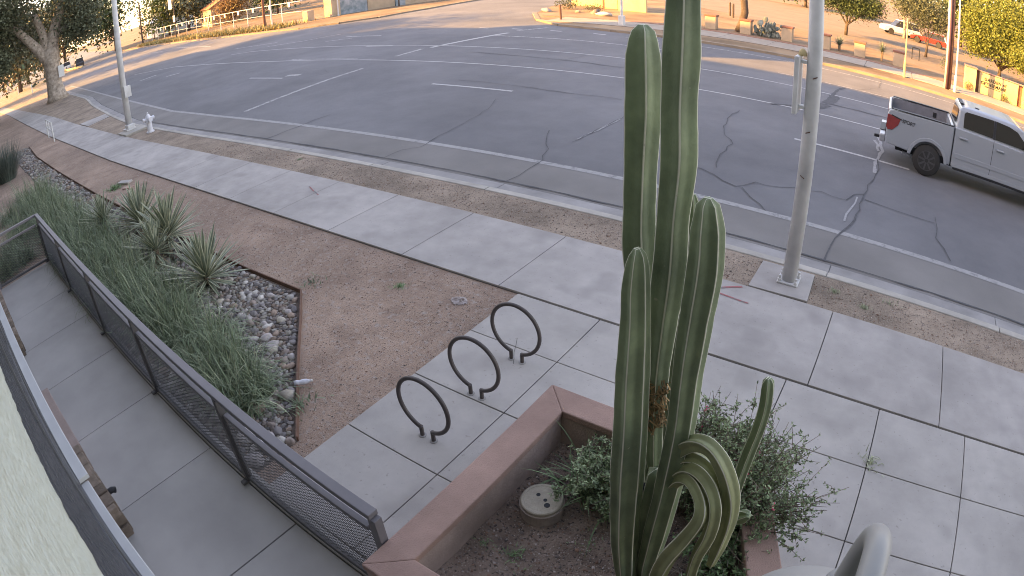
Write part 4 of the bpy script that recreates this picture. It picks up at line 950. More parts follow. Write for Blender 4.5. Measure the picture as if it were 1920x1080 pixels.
for side, (ya, yb) in enumerate(((0, .10), (W-.10, W))):
    b = MB(); b.prism(bedp[::-1], ya, yb, 'y'); bs_ = tp(b, 'bed_side', M_body, .03)
    b = MB(); b.prism(cabp[::-1], ya, yb, 'y'); tp(b, 'cab_side', M_body, .03)
    s = -1 if side == 0 else 1; yo = ya if side == 0 else yb
    for cx in (AX1, AX2):
        b = MB(); o_ = arch(cx, WZ, .575, .46, 18); i_ = arch(cx, WZ, .485, .46, 18)
        b.prism((o_+i_[::-1])[::-1], yo+s*.035 if side == 0 else yo, yo if side == 0 else yo+s*.035, 'y'); tp(b, 'wheel_arch_flare', M_body, .012)
        b = MB(); yc_ = yo-s*.13
        b.lathe([(.20, -.13), (.36, -.135), (.40, -.10), (.405, 0), (.40, .10), (.36, .135), (.20, .13)], 36, (cx, yc_, WZ), 'y'); wh = tp(b, 'wheel', M_tyre, smooth=True)
        b = MB(); f = yc_+s*.125
        b.lathe([(.255, .0), (.255, s*.012), (.235, s*.006), (.22, -s*.05), (.06, -s*.045), (.055, s*.0), (0, s*.0)], 32, (cx, f, WZ), 'y'); tp(b, 'rim', M_rim, smooth=True, parent=wh)
        for k in range(8):
            b = MB(); q_ = k*math.pi/4+.2; mw = Matrix.Translation((cx, f, WZ)) @ Matrix.Rotation(q_, 4, 'Y')
            b.box(.05, .235, -.012, .010, -.022, .022, mw); tp(b, 'spoke', M_spoke, parent=wh)
    b = MB(); b.prism([(1.95, .40), (4.30, .40), (4.30, .45), (1.95, .45)][::-1], yo-.02 if side == 0 else yo-.06, yo+.06 if side == 0 else yo+.02, 'y'); tp(b, 'running_board', M_trim, .01)
    b = MB(); b.prism([(1.90, .46), (4.3, .46), (4.3, .545), (1.90, .545)][::-1], min(yo, yo+s*.012), max(yo, yo+s*.012), 'y'); tp(b, 'rocker_strip', M_body, .004)
    b = MB(); b.prism([(-.012, 1.31), (.16, 1.29), (.35, 1.23), (.30, 1.08), (.15, .93), (.02, .92), (-.015, 1.0)][::-1], min(yo-.004*-s, yo+s*.016), max(yo-.004*-s, yo+s*.016), 'y'); tl = tp(b, 'tail_light', M_red, .008)
    b = MB(); b.prism([(.10, 1.315), (.38, 1.25), (.38, 1.225), (.10, 1.29)][::-1], min(yo, yo+s*.02), max(yo, yo+s*.02), 'y'); tp(b, 'dark_trim', M_trim, parent=tl)
    for x in (2.02, 3.12):
        b = MB(); b.box(x, x+.24, min(yo, yo+s*.045), max(yo, yo+s*.045), 1.22, 1.262); tp(b, 'door_handle', M_body, .012)
    for x in (1.862, 3.02, 4.22):
        b = MB(); b.box(x-.006, x+.006, min(yo, yo+s*.0025), max(yo, yo+s*.0025), .56 if x < 4 else .75, 1.43 if x > 2 else 1.45); tp(b, 'door_seam', M_trim)
    # character line along the doors
    b = MB(); b.prism([(1.9, .70), (4.3, .70), (4.3, .80), (1.9, .82)][::-1], min(yo, yo+s*.012), max(yo, yo+s*.012), 'y'); tp(b, 'door_moulding', M_body, .01)
    # glasshouse side
    def gp(x, z): return (x, yo-s*(.05+.19*(z-1.44)/.55), z)
    for nm, poly in (('rear_side_window', [(2.10, 1.50), (2.10, 1.83), (2.16, 1.885), (2.98, 1.90), (2.98, 1.475)]), ('front_side_window', [(3.06, 1.47), (3.06, 1.90), (3.45, 1.88), (3.72, 1.82), (4.18, 1.46)])):
        b = MB(); P_ = [Vector(gp(*p)) for p in poly]; nn = Vector((0, s, .33)).normalized()*.006
        k = len(P_); b.add([p+nn for p in P_]+[p-nn*2 for p in P_], [tuple(range(k)) if s > 0 else tuple(range(k))[::-1], tuple(range(k, 2*k))] + [(i, (i+1) % k, k+(i+1) % k, k+i) for i in range(k)]); tp(b, nm, M_win)
    b = MB(); P_ = [Vector(gp(*p)) for p in ((2.985, 1.46), (3.055, 1.46), (3.055, 1.90), (2.985, 1.90))]; nn = Vector((0, s, .33)).normalized()*.004
    b.add([p+nn for p in P_], [(0, 1, 2, 3) if s < 0 else (3, 2, 1, 0)]); tp(b, 'pillar_trim', M_trim)
    b = MB(); b.cbox((4.0, yo+s*.16, 1.52), (.12, .22, .18)); tp(b, 'mirror', M_trim, .03)
# cab top: frustum with a crowned roof
def ring_at(z, x0_, x1_, y0_, y1_): return [(x0_, y0_, z), (x1_, y0_, z), (x1_, y1_, z), (x0_, y1_, z)]
b = MB(); L_ = [ring_at(1.40, 1.90, 4.62, .06, W-.06), ring_at(1.88, 1.96, 3.92, .205, W-.205), ring_at(1.96, 2.02, 3.70, .26, W-.26), ring_at(1.995, 2.25, 3.45, .42, W-.42)]
b.add([p for r_ in L_ for p in r_], [(4*i+j, 4*i+(j+1) % 4, 4*i+4+(j+1) % 4, 4*i+4+j) for i in range(3) for j in range(4)]+[(12, 13, 14, 15)]); tp(b, 'cab_roof', M_body, .035)
b = MB(); b.box(1.89, 4.6, .08, W-.08, .45, 1.40); tp(b, 'cab_floor', M_trim)
b = MB(); b.add([(1.885, .35, 1.50), (1.885, W-.35, 1.50), (1.945, W-.42, 1.86), (1.945, .42, 1.86)], [(0, 1, 2, 3)]); tp(b, 'rear_window', M_win)
b = MB(); b.add([(4.60, .16, 1.43), (4.60, W-.16, 1.43), (3.95, W-.28, 1.87), (3.95, .28, 1.87)], [(0, 3, 2, 1)]); tp(b, 'windscreen', M_win)
b = MB(); b.box(2.0, 2.12, .60, W-.60, 1.985, 2.02); tp(b, 'brake_lamp', M_trim, .01)
b = MB(); b.lathe([(.07, 1.99), (.07, 2.01), (0, 2.015)], 16, (2.5, .62, 0)); tp(b, 'roof_antenna', M_trim)
b = MB(); b.prism([(4.4, 1.35), (5.5, 1.22), (5.78, 1.10), (5.84, .55), (4.4, .55)][::-1], .09, W-.09, 'y'); tp(b, 'bonnet', M_body, .04)
b = MB(); b.box(5.83, 5.90, .25, W-.25, .72, 1.05); tp(b, 'grille', M_trim, .02)
b = MB(); b.box(5.70, 5.98, .05, W-.05, .42, .66); tp(b, 'front_bumper', M_chrome, .04)
# bed
b = MB(); b.box(.06, 1.86, .095, W-.095, .62, .88); tp(b, 'bed_floor', M_liner)
b = MB(); b.box(1.78, 1.865, .098, W-.098, .85, 1.43); tp(b, 'bed_front', M_body, .01)
b = MB(); b.box(-.005, .08, .102, W-.102, .72, 1.43); tp(b, 'tailgate', M_body, .035)
for ya, yb in ((-.004, .125), (W-.125, W+.004)):
    b = MB(); b.box(.10, 1.84, ya, yb, 1.445, 1.468); tp(b, 'bed_rail_cap', M_trim, .006)
    b = MB(); b.box(.12, 1.78, (.1 if ya < 1 else W-.13), (.13 if ya < 1 else W-.1), .88, 1.43); tp(b, 'bed_lining', M_liner)
b = MB(); b.box(.80, 1.62, W-.34, W-.131, .885, 1.08); tp(b, 'wheel_house', M_liner, .03)
b = MB(); b.box(1.35, 1.46, W-.136, W-.128, 1.20, 1.34); tp(b, 'tie_plate', M_trim)
b = MB(); b.box(-.17, -.01, .10, W-.10, .54, .74); tp(b, 'rear_bumper', M_chrome, .03)
b = MB(); b.box(-.175, .0, .55, W-.55, .742, .76); tp(b, 'step_pad', M_trim)
b = MB(); b.box(-.33, -.17, .96, 1.07, .42, .50); tp(b, 'tow_hitch', M_trim, .01)
b = MB(); b.box(-.03, -.005, .14, .30, .84, 1.02); tp(b, 'number_plate', M_trim)
b = MB(); b.tube([(.50, .25, .38), (.85, .28, .34)], .04, 10); tp(b, 'exhaust_pipe', M_chrome)
b = MB(); b.box(.3, 5.6, .45, W-.45, .35, .60); tp(b, 'chassis', M_trim)
for k, cx in enumerate((AX1, AX2)):
    b = MB(); b.box(cx-.56, cx+.56, .11, W-.11, .50, .93 if k == 0 else 1.1); tp(b, 'wheel_well', M_trim)
    b = MB(); b.tube([(cx, .3, WZ), (cx, W-.3, WZ)], .06, 8); tp(b, 'axle', M_trim)
o = label_text('SPORT', .125, M_rim, None, (.40, -.004, 1.175), 'decal', rot=(math.pi/2, R(3), 0), depth=.002, space=.95); o.parent = tk
sk_ = MB()
for i in range(14):
    for j in range(8): sk_.v.append((.30+i*.058+.01*math.sin(j*2), 15.72+(.75+j*.07)*RS, RZ+.95+.09*mnoise.noise(Vector((i*.5, j*.6, 3)))+.05*math.sin(i*.24))); sk_.a.append(0)
for i in range(13):
    for j in range(7): k = i*8+j; sk_.f.append((k, k+8, k+9, k+1))
tag(sk_.build('white_tarp', M_white, org=(.6, 16.6, RZ+.9)), 'crumpled white sheet lying in the bed of the pickup', 'tarp')

# ------------------------------------------------------------------ simple cars far away, still with parts
def car(name, label, cat_, x, y, rz, paint_, L=4.6, W_=1.85, hb=.95, ht=1.65, group=None, van=.0):
    root = empty(name, (x, y, .0), label, cat_, group, rz)
    def P_(mb, nm, m, bevel=0): o = mb.build(nm, m, None, bevel=bevel); o.parent = root; return o
    m = mat('car_paint_'+paint_[0], paint_[1], .3, .03, 1, spec=.5, coat=.5)
    lo = [(-L/2, .35), (-L/2-.02, .75), (-L/2+.05, hb), (L/2-1.1, hb-.02), (L/2-.1, hb-.18), (L/2, .7), (L/2, .35)] + arch(L*.30, .34, .40, .35, 8) + arch(-L*.30, .34, .40, .35, 8)
    b = MB(); b.prism(lo[::-1], -W_/2, W_/2, 'y'); P_(b, 'body', m, .06)
    b = MB(); a_, e_ = -L/2+.12, L/2-1.35
    q_ = [ring_at(hb-.02, a_, e_, -W_/2+.06, W_/2-.06), ring_at(ht, a_+.25, e_-.75, -W_/2+.22, W_/2-.22)]
    b.add(q_[0]+q_[1], [(0, 1, 5, 4), (1, 2, 6, 5), (2, 3, 7, 6), (3, 0, 4, 7), (4, 5, 6, 7)]); P_(b, 'cabin_glass', M_win, .02)
    b = MB(); b.box(a_+.2, e_-.7, -W_/2+.2, W_/2-.2, ht-.03, ht+.05); P_(b, 'roof', m, .03)
    for sx in (-.30, .30):
        for sy in (-1, 1):
            b = MB(); b.lathe([(0, -.1), (.2, -.1), (.33, -.1), (.34, 0), (.33, .1), (.2, .1), (0, .1)], 18, (sx*L, sy*(W_/2-.1), .34), 'y'); P_(b, 'wheel', M_tyre)
    for sy in (-1, 1):
        b = MB(); b.box(L/2-.12, L/2+.012, sy*(W_/2-.32)-.2, sy*(W_/2-.32)+.2, .64, .78); P_(b, 'headlight', M_white)
    return root
# ------------------------------------------------------------------ trees
M_leafs = leaf_mat('sunny_leaf', (.095, .125, .030), (.17, .19, .05), .45)
M_leafd = leaf_mat('dark_tree_leaf', (.040, .062, .026), (.07, .10, .04), .45)
M_leafg = leaf_mat('grey_tree_leaf', (.07, .085, .05), (.12, .13, .08), .45)
M_leafo = leaf_mat('autumn_leaf', (.20, .11, .045), (.30, .19, .08), .4)
def tree(name, label, base, trunk, clumps, n, size, mleaf, mbark, seed, group=None, cat_='tree', limbs=None):
    """trunk: list of (x, y, z, r); clumps: (x, y, z, rx, ry, rz); every leaf a small face, leaves gathered in tufts"""
    g_ = random.Random(seed); root = empty(name, base, label, cat_, group)
    b = MB(); b.tube([p[:3] for p in trunk], [p[3] for p in trunk], 14)
    for i, v in enumerate(b.v):
        q_ = Vector(v); k = 1+.10*mnoise.noise(q_*1.5); b.v[i] = (trunk[0][0]+(v[0]-trunk[0][0])*k, trunk[0][1]+(v[1]-trunk[0][1])*k, v[2]) if v[2] < 1.5 else v
    tr = b.build('trunk', mbark, root, smooth=True)
    top = Vector(trunk[-1][:3]); fork = Vector(trunk[-2][:3])
    for lm in (limbs or []):
        b = MB(); P_ = smooth_path([p[:3] for p in lm], 4); b.tube(P_, list(np.interp(np.linspace(0, 1, len(P_)), np.linspace(0, 1, len(lm)), [p[3] for p in lm])), 8); b.build('limb', mbark, root, smooth=True)
    if not limbs:
        for c in clumps[:8]:
            e = Vector(c[:3]); s_ = fork.lerp(top, g_.random()); m_ = s_.lerp(e, .5)+Vector((0, 0, .1*(e-s_).length*g_.uniform(-.5, 1)))
            b = MB(); r_ = trunk[-1][3]; b.tube([s_, m_, e], [r_*.7, r_*.45, r_*.15], 6); b.build('limb', mbark, root)
    V = []; tufts = []
    for _ in range(max(12, n//22)):
        c = g_.choice(clumps); d = Vector((g_.gauss(0, 1), g_.gauss(0, 1), g_.gauss(0, 1))).normalized()*g_.random()**.4
        tufts.append((Vector((c[0]+d.x*c[3], c[1]+d.y*c[4], c[2]+d.z*c[5])), g_.uniform(.6, 1.4)))
    b = MB()
    for _ in range(n):
        p, s_ = g_.choice(tufts); sp_ = size*2.6*s_
        p = p+Vector((g_.gauss(0, sp_), g_.gauss(0, sp_), g_.gauss(0, sp_*.7)))
        d = Vector((g_.gauss(0, 1), g_.gauss(0, 1), g_.gauss(-.2, .8))).normalized(); nn = Vector((g_.gauss(0, 1), g_.gauss(0, 1), g_.gauss(.5, 1)))
        leaf_quad(b, p, d, nn, size*g_.uniform(.7, 1.5), size*g_.uniform(.45, .8))
    tag(b.build('crown', mleaf, root), kind='stuff')
    return root
# the old tree at the corner, left
tree('old_tree', 'huge old pale-barked tree on the corner at the far left', (-57.5, 11.9, 0),
     [(-57.5, 12.0, -.1, 1.35), (-57.5, 11.95, .5, 1.02), (-57.6, 11.9, 1.5, .84), (-57.7, 11.9, 3.0, .82), (-57.8, 11.95, 4.2, .95), (-57.8, 12.0, 5.0, .9)],
     [(-57, 5.5, 9.5, 4, 4, 2.8), (-58, 3.5, 6.0, 3, 2.6, 2.2), (-57, 14.5, 9, 4, 3.2, 2.6), (-57, 15, 6.2, 2.5, 1.6, 1.2), (-57, 10, 12, 6, 6, 3), (-58, 6, 5.6, 3, 1.6, 1.6), (-58, 1, 8, 4, 4, 3), (-58, 7.5, 9.5, 3, 3, 2), (-60, 16, 8, 3, 2, 2), (-62, 9, 7.5, 4, 4, 2.5), (-62, 4, 7, 4, 4, 3)], 42000, .28, M_leafg, M_bark, 3,
     limbs=[[(-57.8, 11.6, 4.0, .7), (-58, 10.2, 6.0, .48), (-58.2, 8.3, 8.2, .36), (-58.4, 6, 9.0, .2)], [(-57.8, 12.0, 4.6, .75), (-57.6, 12.6, 6.5, .62), (-57.5, 13.4, 8.5, .5), (-57, 14.4, 11, .25)], [(-57.8, 11.8, 4.4, .6), (-57.9, 11.4, 6.5, .45), (-58, 10.6, 9, .3)], [(-58.2, 8.3, 8.2, .3), (-58.2, 5.5, 9.2, .2), (-58, 3, 8.2, .1)], [(-57.6, 12.6, 6.0, .35), (-57, 14.5, 6.6, .2), (-57, 16.2, 5.6, .08)]])
b = MB(); b.box(-56.75, -56.6, 12.3, 12.9, 2.0, 3.1); tag(b.build('tree_notice', M_white, org=(-56.7, 12.6, 2.0)), 'white notice board fixed to the trunk of the old corner tree', 'sign')
b_ = tree
# street-side trees across the road, right
tree('sunlit_tree', 'bushy yellow-green sunlit tree behind the garden sign wall', (9.6, 51, 0), [(9.6, 51, 0, .20), (9.7, 51, .8, .16), (9.8, 51, 1.6, .13)],
     [(8.2, 50, 3.4, 2.0, 2.2, 1.6), (10.8, 50, 2.9, 1.8, 2, 1.5), (12.8, 50, 4.0, 2.2, 2.4, 2.0), (9.5, 51, 5.3, 2.6, 2.5, 1.6), (7.0, 51, 4.6, 1.2, 1.5, 1.2), (14, 49.5, 2.8, 1.6, 1.8, 1.6), (7.6, 51, 2.6, 1.3, 1.5, 1.0), (12, 50, 5.8, 2.5, 2, 1.5), (10, 50, 4.2, 3, 2, 1.5), (13.5, 50, 2.2, 2, 1.5, 1.0)], 40000, .18, M_leafs, M_barkd, 8, 'park trees')
tree('sunlit_tree', 'second sunlit tree at the right edge, trunk beside the sign pillar', (11.9, 47.5, 0), [(11.9, 47.5, 0, .16), (11.7, 47.5, .7, .13), (12.1, 47.5, 1.5, .10)],
     [(12.6, 47, 3.0, 1.8, 1.8, 1.4), (14.2, 47, 3.8, 1.6, 1.8, 1.6), (11.0, 47, 2.6, 1.2, 1.3, .9)], 9000, .15, M_leafs, M_barkd, 9, 'park trees')
tree('park_tree', 'dark green forked tree in the park behind the light pole', (-4.5, 53.8, 0), [(-4.5, 53.8, 0, .17), (-4.45, 53.8, .7, .15), (-4.4, 53.8, 1.1, .13)],
     [(-5.8, 53.5, 2.9, 1.5, 1.6, .9), (-3.6, 53.5, 2.7, 1.5, 1.6, .9), (-4.6, 53.8, 3.8, 2.3, 2, 1.0), (-2.2, 53.5, 3.0, 1.0, 1.4, .9)], 14000, .15, M_leafd, M_barkd, 10, 'park trees')
tree('park_tree', 'small leafy park tree left of the utility poles', (2.85, 51.9, 0), [(2.85, 51.9, 0, .13), (2.9, 51.9, .8, .11), (3.0, 51.9, 1.5, .08)],
     [(2.2, 51.6, 3.3, 1.4, 1.5, 1.1), (3.9, 51.6, 3.1, 1.2, 1.4, 1.1), (3.0, 51.8, 4.4, 1.9, 1.8, .9), (1.0, 51.8, 4.0, 1.0, 1.2, .9)], 11000, .15, M_leafg, M_barkd, 11, 'park trees')
tree('park_tree', 'slender pale-trunked tree between the two parked cars', (1.1, 69, 0), [(1.1, 69, 0, .2), (1.1, 69, 1.5, .17), (1.0, 69, 3.2, .12)],
     [(.2, 68.5, 5.0, 2.0, 2, 1.2), (2.4, 68.5, 5.2, 1.8, 2, 1.3), (1.2, 68.8, 6.4, 2.5, 2.4, 1.2), (-2, 69, 5.6, 1.5, 2, 1)], 9000, .18, M_leafs, M_bark, 12, 'park trees')
tree('leaning_tree', 'thick leaning brown trunk behind the low garden pillars', (-10.3, 39.6, 0), [(-10.45, 39.6, 0, .36), (-10.3, 39.6, .6, .27), (-10.1, 39.6, 1.4, .25), (-10.2, 39.6, 2.6, .24), (-10.3, 39.6, 3.4, .2)],
     [(-11.5, 39.8, 5.2, 2.4, 2.4, 1.4), (-8.8, 39.8, 5.4, 2.2, 2.2, 1.4), (-10.2, 40, 6.6, 2.8, 2.6, 1.2)], 2500, .18, M_leafd, M_barkd, 13, 'park trees')
# ------------------------------------------------------------------ across the street, right
M_sand = M_tan
PX = [-12.2, -9.85, -7.1, -4.6, -2.28, .32, -14.6]
names = {-12.2: 'second garden pillar from the left, partly behind the cactus', -9.85: 'garden pillar touching the prickly pear on its left', -7.1: 'garden pillar just right of the prickly pear', -4.6: 'garden pillar directly right of the light pole', -2.28: 'garden pillar between the two distant yuccas', .32: 'garden pillar right of both distant yuccas', -14.6: 'garden pillar hidden behind the tall cactus column'}
for x in PX[:-1]:
    root = empty('garden_pillar', (x, 39.0, 0), 'low tan stucco '+names[x], 'pillar', 'low tan pillars along the far pavement')
    b = MB(); b.box(x-.36, x+.36, 38.7, 39.3, 0, .86); b.build('shaft', M_tan, root, bevel=.02)
    b = MB(); b.box(x-.41, x+.41, 38.65, 39.35, .86, .98); b.build('brick_cap', M_cap, root, bevel=.02)
b = MB(); b.box(-24, 4.6, 37.3, 37.9, -.02, .05); tag(b.build('planting_strip', mat('red_gravel', (.30, .16, .11), .95, .25, 5, .5, 30)), kind='structure')
sw_ = empty('garden_sign_wall', (6.9, 37.8, 0), 'sunlit yellow garden sign wall reading GARDEN of GETHSEMANE with an arrow', 'sign wall')
b = MB(); b.box(4.75, 5.52, 37.3, 37.95, 0, 1.38); b.build('end_pillar', M_yel, sw_, bevel=.015)
b = MB(); b.box(5.53, 5.78, 37.9, 38.1, 0, 1.32); b.build('recess', M_cap, sw_)
b = MB(); b.box(5.79, 8.62, 37.72, 38.0, 0, 1.28); b.build('panel', M_yel, sw_, bevel=.012)
b = MB(); b.box(8.63, 8.95, 37.9, 38.1, 0, 1.25); b.build('recess', M_cap, sw_)
b = MB(); b.box(8.96, 9.75, 37.25, 37.95, 0, 1.30); b.build('end_pillar', M_yel, sw_, bevel=.015)
M_bcap = mat('pink_brick_cap', (.42, .22, .17), .9, .2, 7, obj_rand=.25)
x = 4.74
while x < 9.75:
    yy = 37.26 if (x < 5.45 or x > 8.9) else 37.68
    b = MB(); b.box(x, x+.20, yy, 38.05, 1.385 if x < 5.45 else (1.325 if x < 5.7 else 1.305), 1.46 if x < 5.45 else 1.37); b.build('cap_brick', M_bcap, sw_, bevel=.01); x += .215
label_text('GARDEN of', .27, M_black, sw_, (6.15, 37.705, .86), space=1.18)
label_text('GETHSEMANE', .27, M_black, sw_, (5.92, 37.705, .59), space=1.1)
b = MB(); b.prism([(6.15, .50), (6.42, .55), (6.42, .515), (7.35, .515), (7.35, .485), (6.42, .485), (6.42, .45)][::-1], 37.705, 37.718, 'y'); b.build('arrow', M_black, sw_)
up = empty('utility_pole', (3.35, 34.55, 0), 'reddish wooden utility pole with two pipes strapped beside it', 'utility pole')
b = MB(); b.tube([(3.42, 34.55, 0), (3.46, 34.6, 9)], [.15, .12], 14); b.build('wood_pole', M_wood, up, smooth=True)
b = MB(); b.tube([(3.20, 34.45, 0), (3.24, 34.45, 8)], .085, 12); b.build('white_pipe', M_white, up, smooth=True)
b = MB(); b.tube([(3.30, 34.35, 0), (3.33, 34.38, 8)], .06, 10); b.build('dark_pipe', mat('purple_pipe', (.10, .05, .07), .5, .1, 5), up, smooth=True)
for k, (x, y, h_, r_, lab) in enumerate(((3.78, 34.15, 8, .055, 'thin white pole right beside the wooden utility pole'), (.68, 34.15, 3.3, .045, 'thin yellowish sign post on the sunlit far verge'))):
    b = MB(); b.tube([(x, y, 0), (x+.03, y, h_)], r_, 10); b.lathe([(r_*1.6, .0), (r_*1.6, .9), (r_, .95)], 10, (x, y, 0)); tag(b.build('thin_pole', M_white if k == 0 else M_yel, org=(x, y, 0)), lab, 'pole')
ws = empty('white_post', (-16.8, 35.15, 0), 'white-footed signal post at the far corner behind the cactus', 'post')
b = MB(); b.tube([(-16.8, 35.15, 0), (-16.8, 35.15, 5)], .08, 12); b.build('shaft', M_galv, ws)
b = MB(); b.box(-16.98, -16.62, 35.0, 35.3, 0, .62); b.build('base_cover', M_white, ws, bevel=.02)
b = MB(); b.tube([(-21.4, 35.6, 0), (-21.42, 35.6, 1.05)], .07, 10); tag(b.build('rust_post', M_wood, org=(-21.4, 35.6, 0)), 'short rust-red post on the far street corner', 'post')
for k, (x, y) in enumerate(((-14.6, 52), (-13.9, 50.5), (-13.2, 50.8))):
    b = MB(); b.tube([(x, y, 0), (x, y, 1.15)], .09, 10); b.lathe([(.09, 1.15), (.05, 1.22), (0, 1.24)], 10, (x, y, 0)); tag(b.build('bollard', M_barkd, org=(x, y, 0)), ['left', 'middle', 'right'][k]+' of three dark bollards beside the tall cactus column', 'bollard', 'dark park bollards')
b = MB(); b.tube(smooth_path([(1.45, 46.5, 0), (1.45, 46.5, .8), (1.5, 46.5, .9), (1.98, 46.5, .9), (2.03, 46.5, .8), (2.03, 46.5, 0)], 4), .035, 8); tag(b.build('park_bike_rack', M_black, org=(1.74, 46.5, 0), smooth=True), 'dark U-shaped bike rack in the park across the street', 'bike rack')
for k, (x, y, lab) in enumerate(((-3.7, 39.6, 'spiky yucca left of the tan pillar across the street'), (-.8, 39.6, 'spiky yucca on a trunk between tan pillars across the street'))):
    g_ = random.Random(60+k); root = empty('garden_yucca', (x, y, 0), lab, 'yucca', 'distant yuccas')
    b = MB(); b.tube([(x, y, 0), (x, y, .35+.25*k)], .09, 8); b.build('stem', M_dead, root)
    b = MB()
    for _ in range(150): blade(b, (x, y, .35+.25*k), g_.uniform(0, 6.28), g_.uniform(-.1, 1.5), g_.uniform(.55, .85), .035, g_.uniform(0, .5), 3)
    tag(b.build('leaves', M_yuc, root), kind='stuff')
pp = empty('prickly_pear', (-8.5, 39.0, 0), 'pale grey-green prickly pear thicket between two tan pillars', 'cactus')
g_ = random.Random(70)
M_pear = mat('prickly_pad', (.20, .22, .19), .7, .25, 5, island=.3, obj_rand=.3)
pad_b = MB(); pad_b.lathe([(0, -1), (.5, -.86), (.86, -.5), (1, 0), (.86, .5), (.5, .86), (0, 1)], 10)
pme = bpy.data.meshes.new('pad'); pme.from_pydata(pad_b.v, [], pad_b.f); pme.materials.append(M_pear); pme.polygons.foreach_set('use_smooth', [True]*len(pme.polygons))
for _ in range(95):
    s = g_.uniform(.10, .17); inst('pad', pme, pp, Matrix.Translation((g_.gauss(0, .48), g_.gauss(.15, .3), abs(g_.gauss(.42, .3))+.08)) @ Matrix.Rotation(g_.uniform(0, 3.14), 4, 'Z') @ Matrix.Rotation(g_.uniform(-.6, .6), 4, 'X') @ Matrix.Diagonal((s, s*.22, s*1.25, 1)))
car('parked_car', 'white parked SUV glinting in the sunlit park lot', 'car', .6, 72.5, R(200), ('white', (.62, .62, .62)), 4.8, 1.95, 1.05, 1.8)
car('parked_car', 'red parked car half hidden by the small park tree', 'car', 4.1, 69.5, R(170), ('red', (.42, .03, .025)), 4.4, 1.8, .9, 1.5)
def shrub(name, label, x, y, rx, ry, rz_, n, size, m, seed, group=None, zb=0):
    g_ = random.Random(seed); root = empty(name, (x, y, zb), label, 'shrub', group); b = MB(); s2 = MB()
    for _ in range(7):
        a = g_.uniform(0, 6.28); s2.tube([(x, y, zb), (x+math.cos(a)*rx*.5, y+math.sin(a)*ry*.5, zb+rz_*1.2)], [.02, .008], 4, caps=False)
    s2.build('stems', M_stem, root)
    for _ in range(n):
        d = Vector((g_.gauss(0, 1), g_.gauss(0, 1), g_.gauss(0, 1))).normalized()*g_.random()**.45
        leaf_quad(b, Vector((x+d.x*rx, y+d.y*ry, max(zb+.03, zb+rz_+d.z*rz_))), Vector((g_.gauss(0, 1), g_.gauss(0, 1), g_.gauss(.3, .7))).normalized(), Vector((g_.gauss(0, 1), g_.gauss(0, 1), 1)), size*g_.uniform(.6, 1.4), size*.55)
    tag(b.build('leaves', m, root), kind='stuff'); return root
shrub('sign_shrub', 'low shrub growing in front of the sign lettering', 7.6, 37.45, .28, .22, .24, 260, .07, M_leafs, 1)
shrub('pillar_shrub', 'yellow-green shrub at the foot of the right sign pillar', 9.25, 36.95, .35, .3, .45, 300, .08, M_leafs, 2)
shrub('pillar_shrub', 'dry yellowish shrub at the foot of the left sign pillar', 5.0, 37.1, .4, .25, .3, 260, .07, M_leafo, 3)
shrub('corner_shrub', 'grey-green shrub by the yellow wall on the far corner', -25.5, 43.5, 1.2, .8, .5, 500, .14, M_leafg, 4)
shrub('corner_shrub', 'low green shrub before the yellow wall panels', -22.6, 42.5, .9, .6, .35, 320, .12, M_leafg, 5)
shrub('dark_shrub', 'dark green shrub next to the U-shaped park rack', 4.0, 43.6, .5, .5, .7, 420, .09, M_leafd, 6)
yw = empty('yellow_wall', (-22, 46.5, 0), 'bright sunlit yellow wall panels on the far corner', 'wall')
for x0_, x1_, y_ in ((-27.5, -25.9, 47.6), (-25.6, -24.1, 47.0), (-23.6, -22.4, 46.2), (-22.0, -19.6, 45.4)):
    b = MB(); b.box(x0_, x1_, y_, y_+.3, 0, 2.2); b.build('panel', M_yel, yw, bevel=.02)
for x_, y_ in ((-24.0, 46.7), (-22.3, 46.0)):
    b = MB(); b.box(x_, x_+.32, y_-.1, y_+.3, 0, 2.3); b.build('brown_post', M_wood, yw)
for k, (x, y, r_) in enumerate(((-25.8, 40.9, .35), (-21.7, 41.0, .4), (-20.5, 40.0, .45), (-23.4, 41.4, .25))):
    o = inst('boulder', stones[k], None, Matrix.Translation((x, y, r_*.3)) @ Matrix.Diagonal((r_, r_, r_, 1)))
    tag(o, ['leftmost', 'third', 'rightmost', 'second'][k]+' from the left of the four boulders by the yellow wall', 'boulder', 'corner boulders')

# ------------------------------------------------------------------ across the street, left
def fence(pts, h_, label):
    root = empty('wire_fence', (pts[0][0], pts[0][1], 0), label, 'fence')
    for p, q_ in zip(pts[:-1], pts[1:]):
        L = math.hypot(q_[0]-p[0], q_[1]-p[1]); n = max(1, int(L/4.5))
        for i in range(n):
            f = i/n; x, y = p[0]+(q_[0]-p[0])*f, p[1]+(q_[1]-p[1])*f
            b = MB(); b.tube([(x, y, 0), (x, y, h_)], .05, 6); b.build('post', M_galv, root)
        for z in (h_, h_*.48):
            b = MB(); b.tube([(*p, z), (*q_, z)], .045 if z == h_ else .03, 6); b.build('rail', M_white, root)
        for i in range(int(L/3.7)):
            f = (i+.4)/max(1, int(L/3.7)); x, y = p[0]+(q_[0]-p[0])*f, p[1]+(q_[1]-p[1])*f
            b = MB(); b.cbox((x, y-.06, h_-.28), (.42, .03, .5)); b.build('panel_tag', M_white, root)
fence([(-126, 49), (-96, 45), (-79, 42.6), (-65.4, 41.4), (-56, 40.6)], 2.3, 'long wire fence with a white top rail along the far left verge')
mw_ = empty('mural_wall', (-52.5, 43, 0), 'boundary wall with a teal painted panel on the far left corner', 'wall')
M_teal = mat('teal_mural', (.16, .27, .30), .9, .35, 1.5, col2=(.30, .32, .34))
b = MB(); b.box(-53.2, -51.9, 41.4, 42.6, 0, 2.6); b.build('end_pillar', M_tan, mw_, bevel=.03)
d = Vector((3.2, 8.2)).normalized()
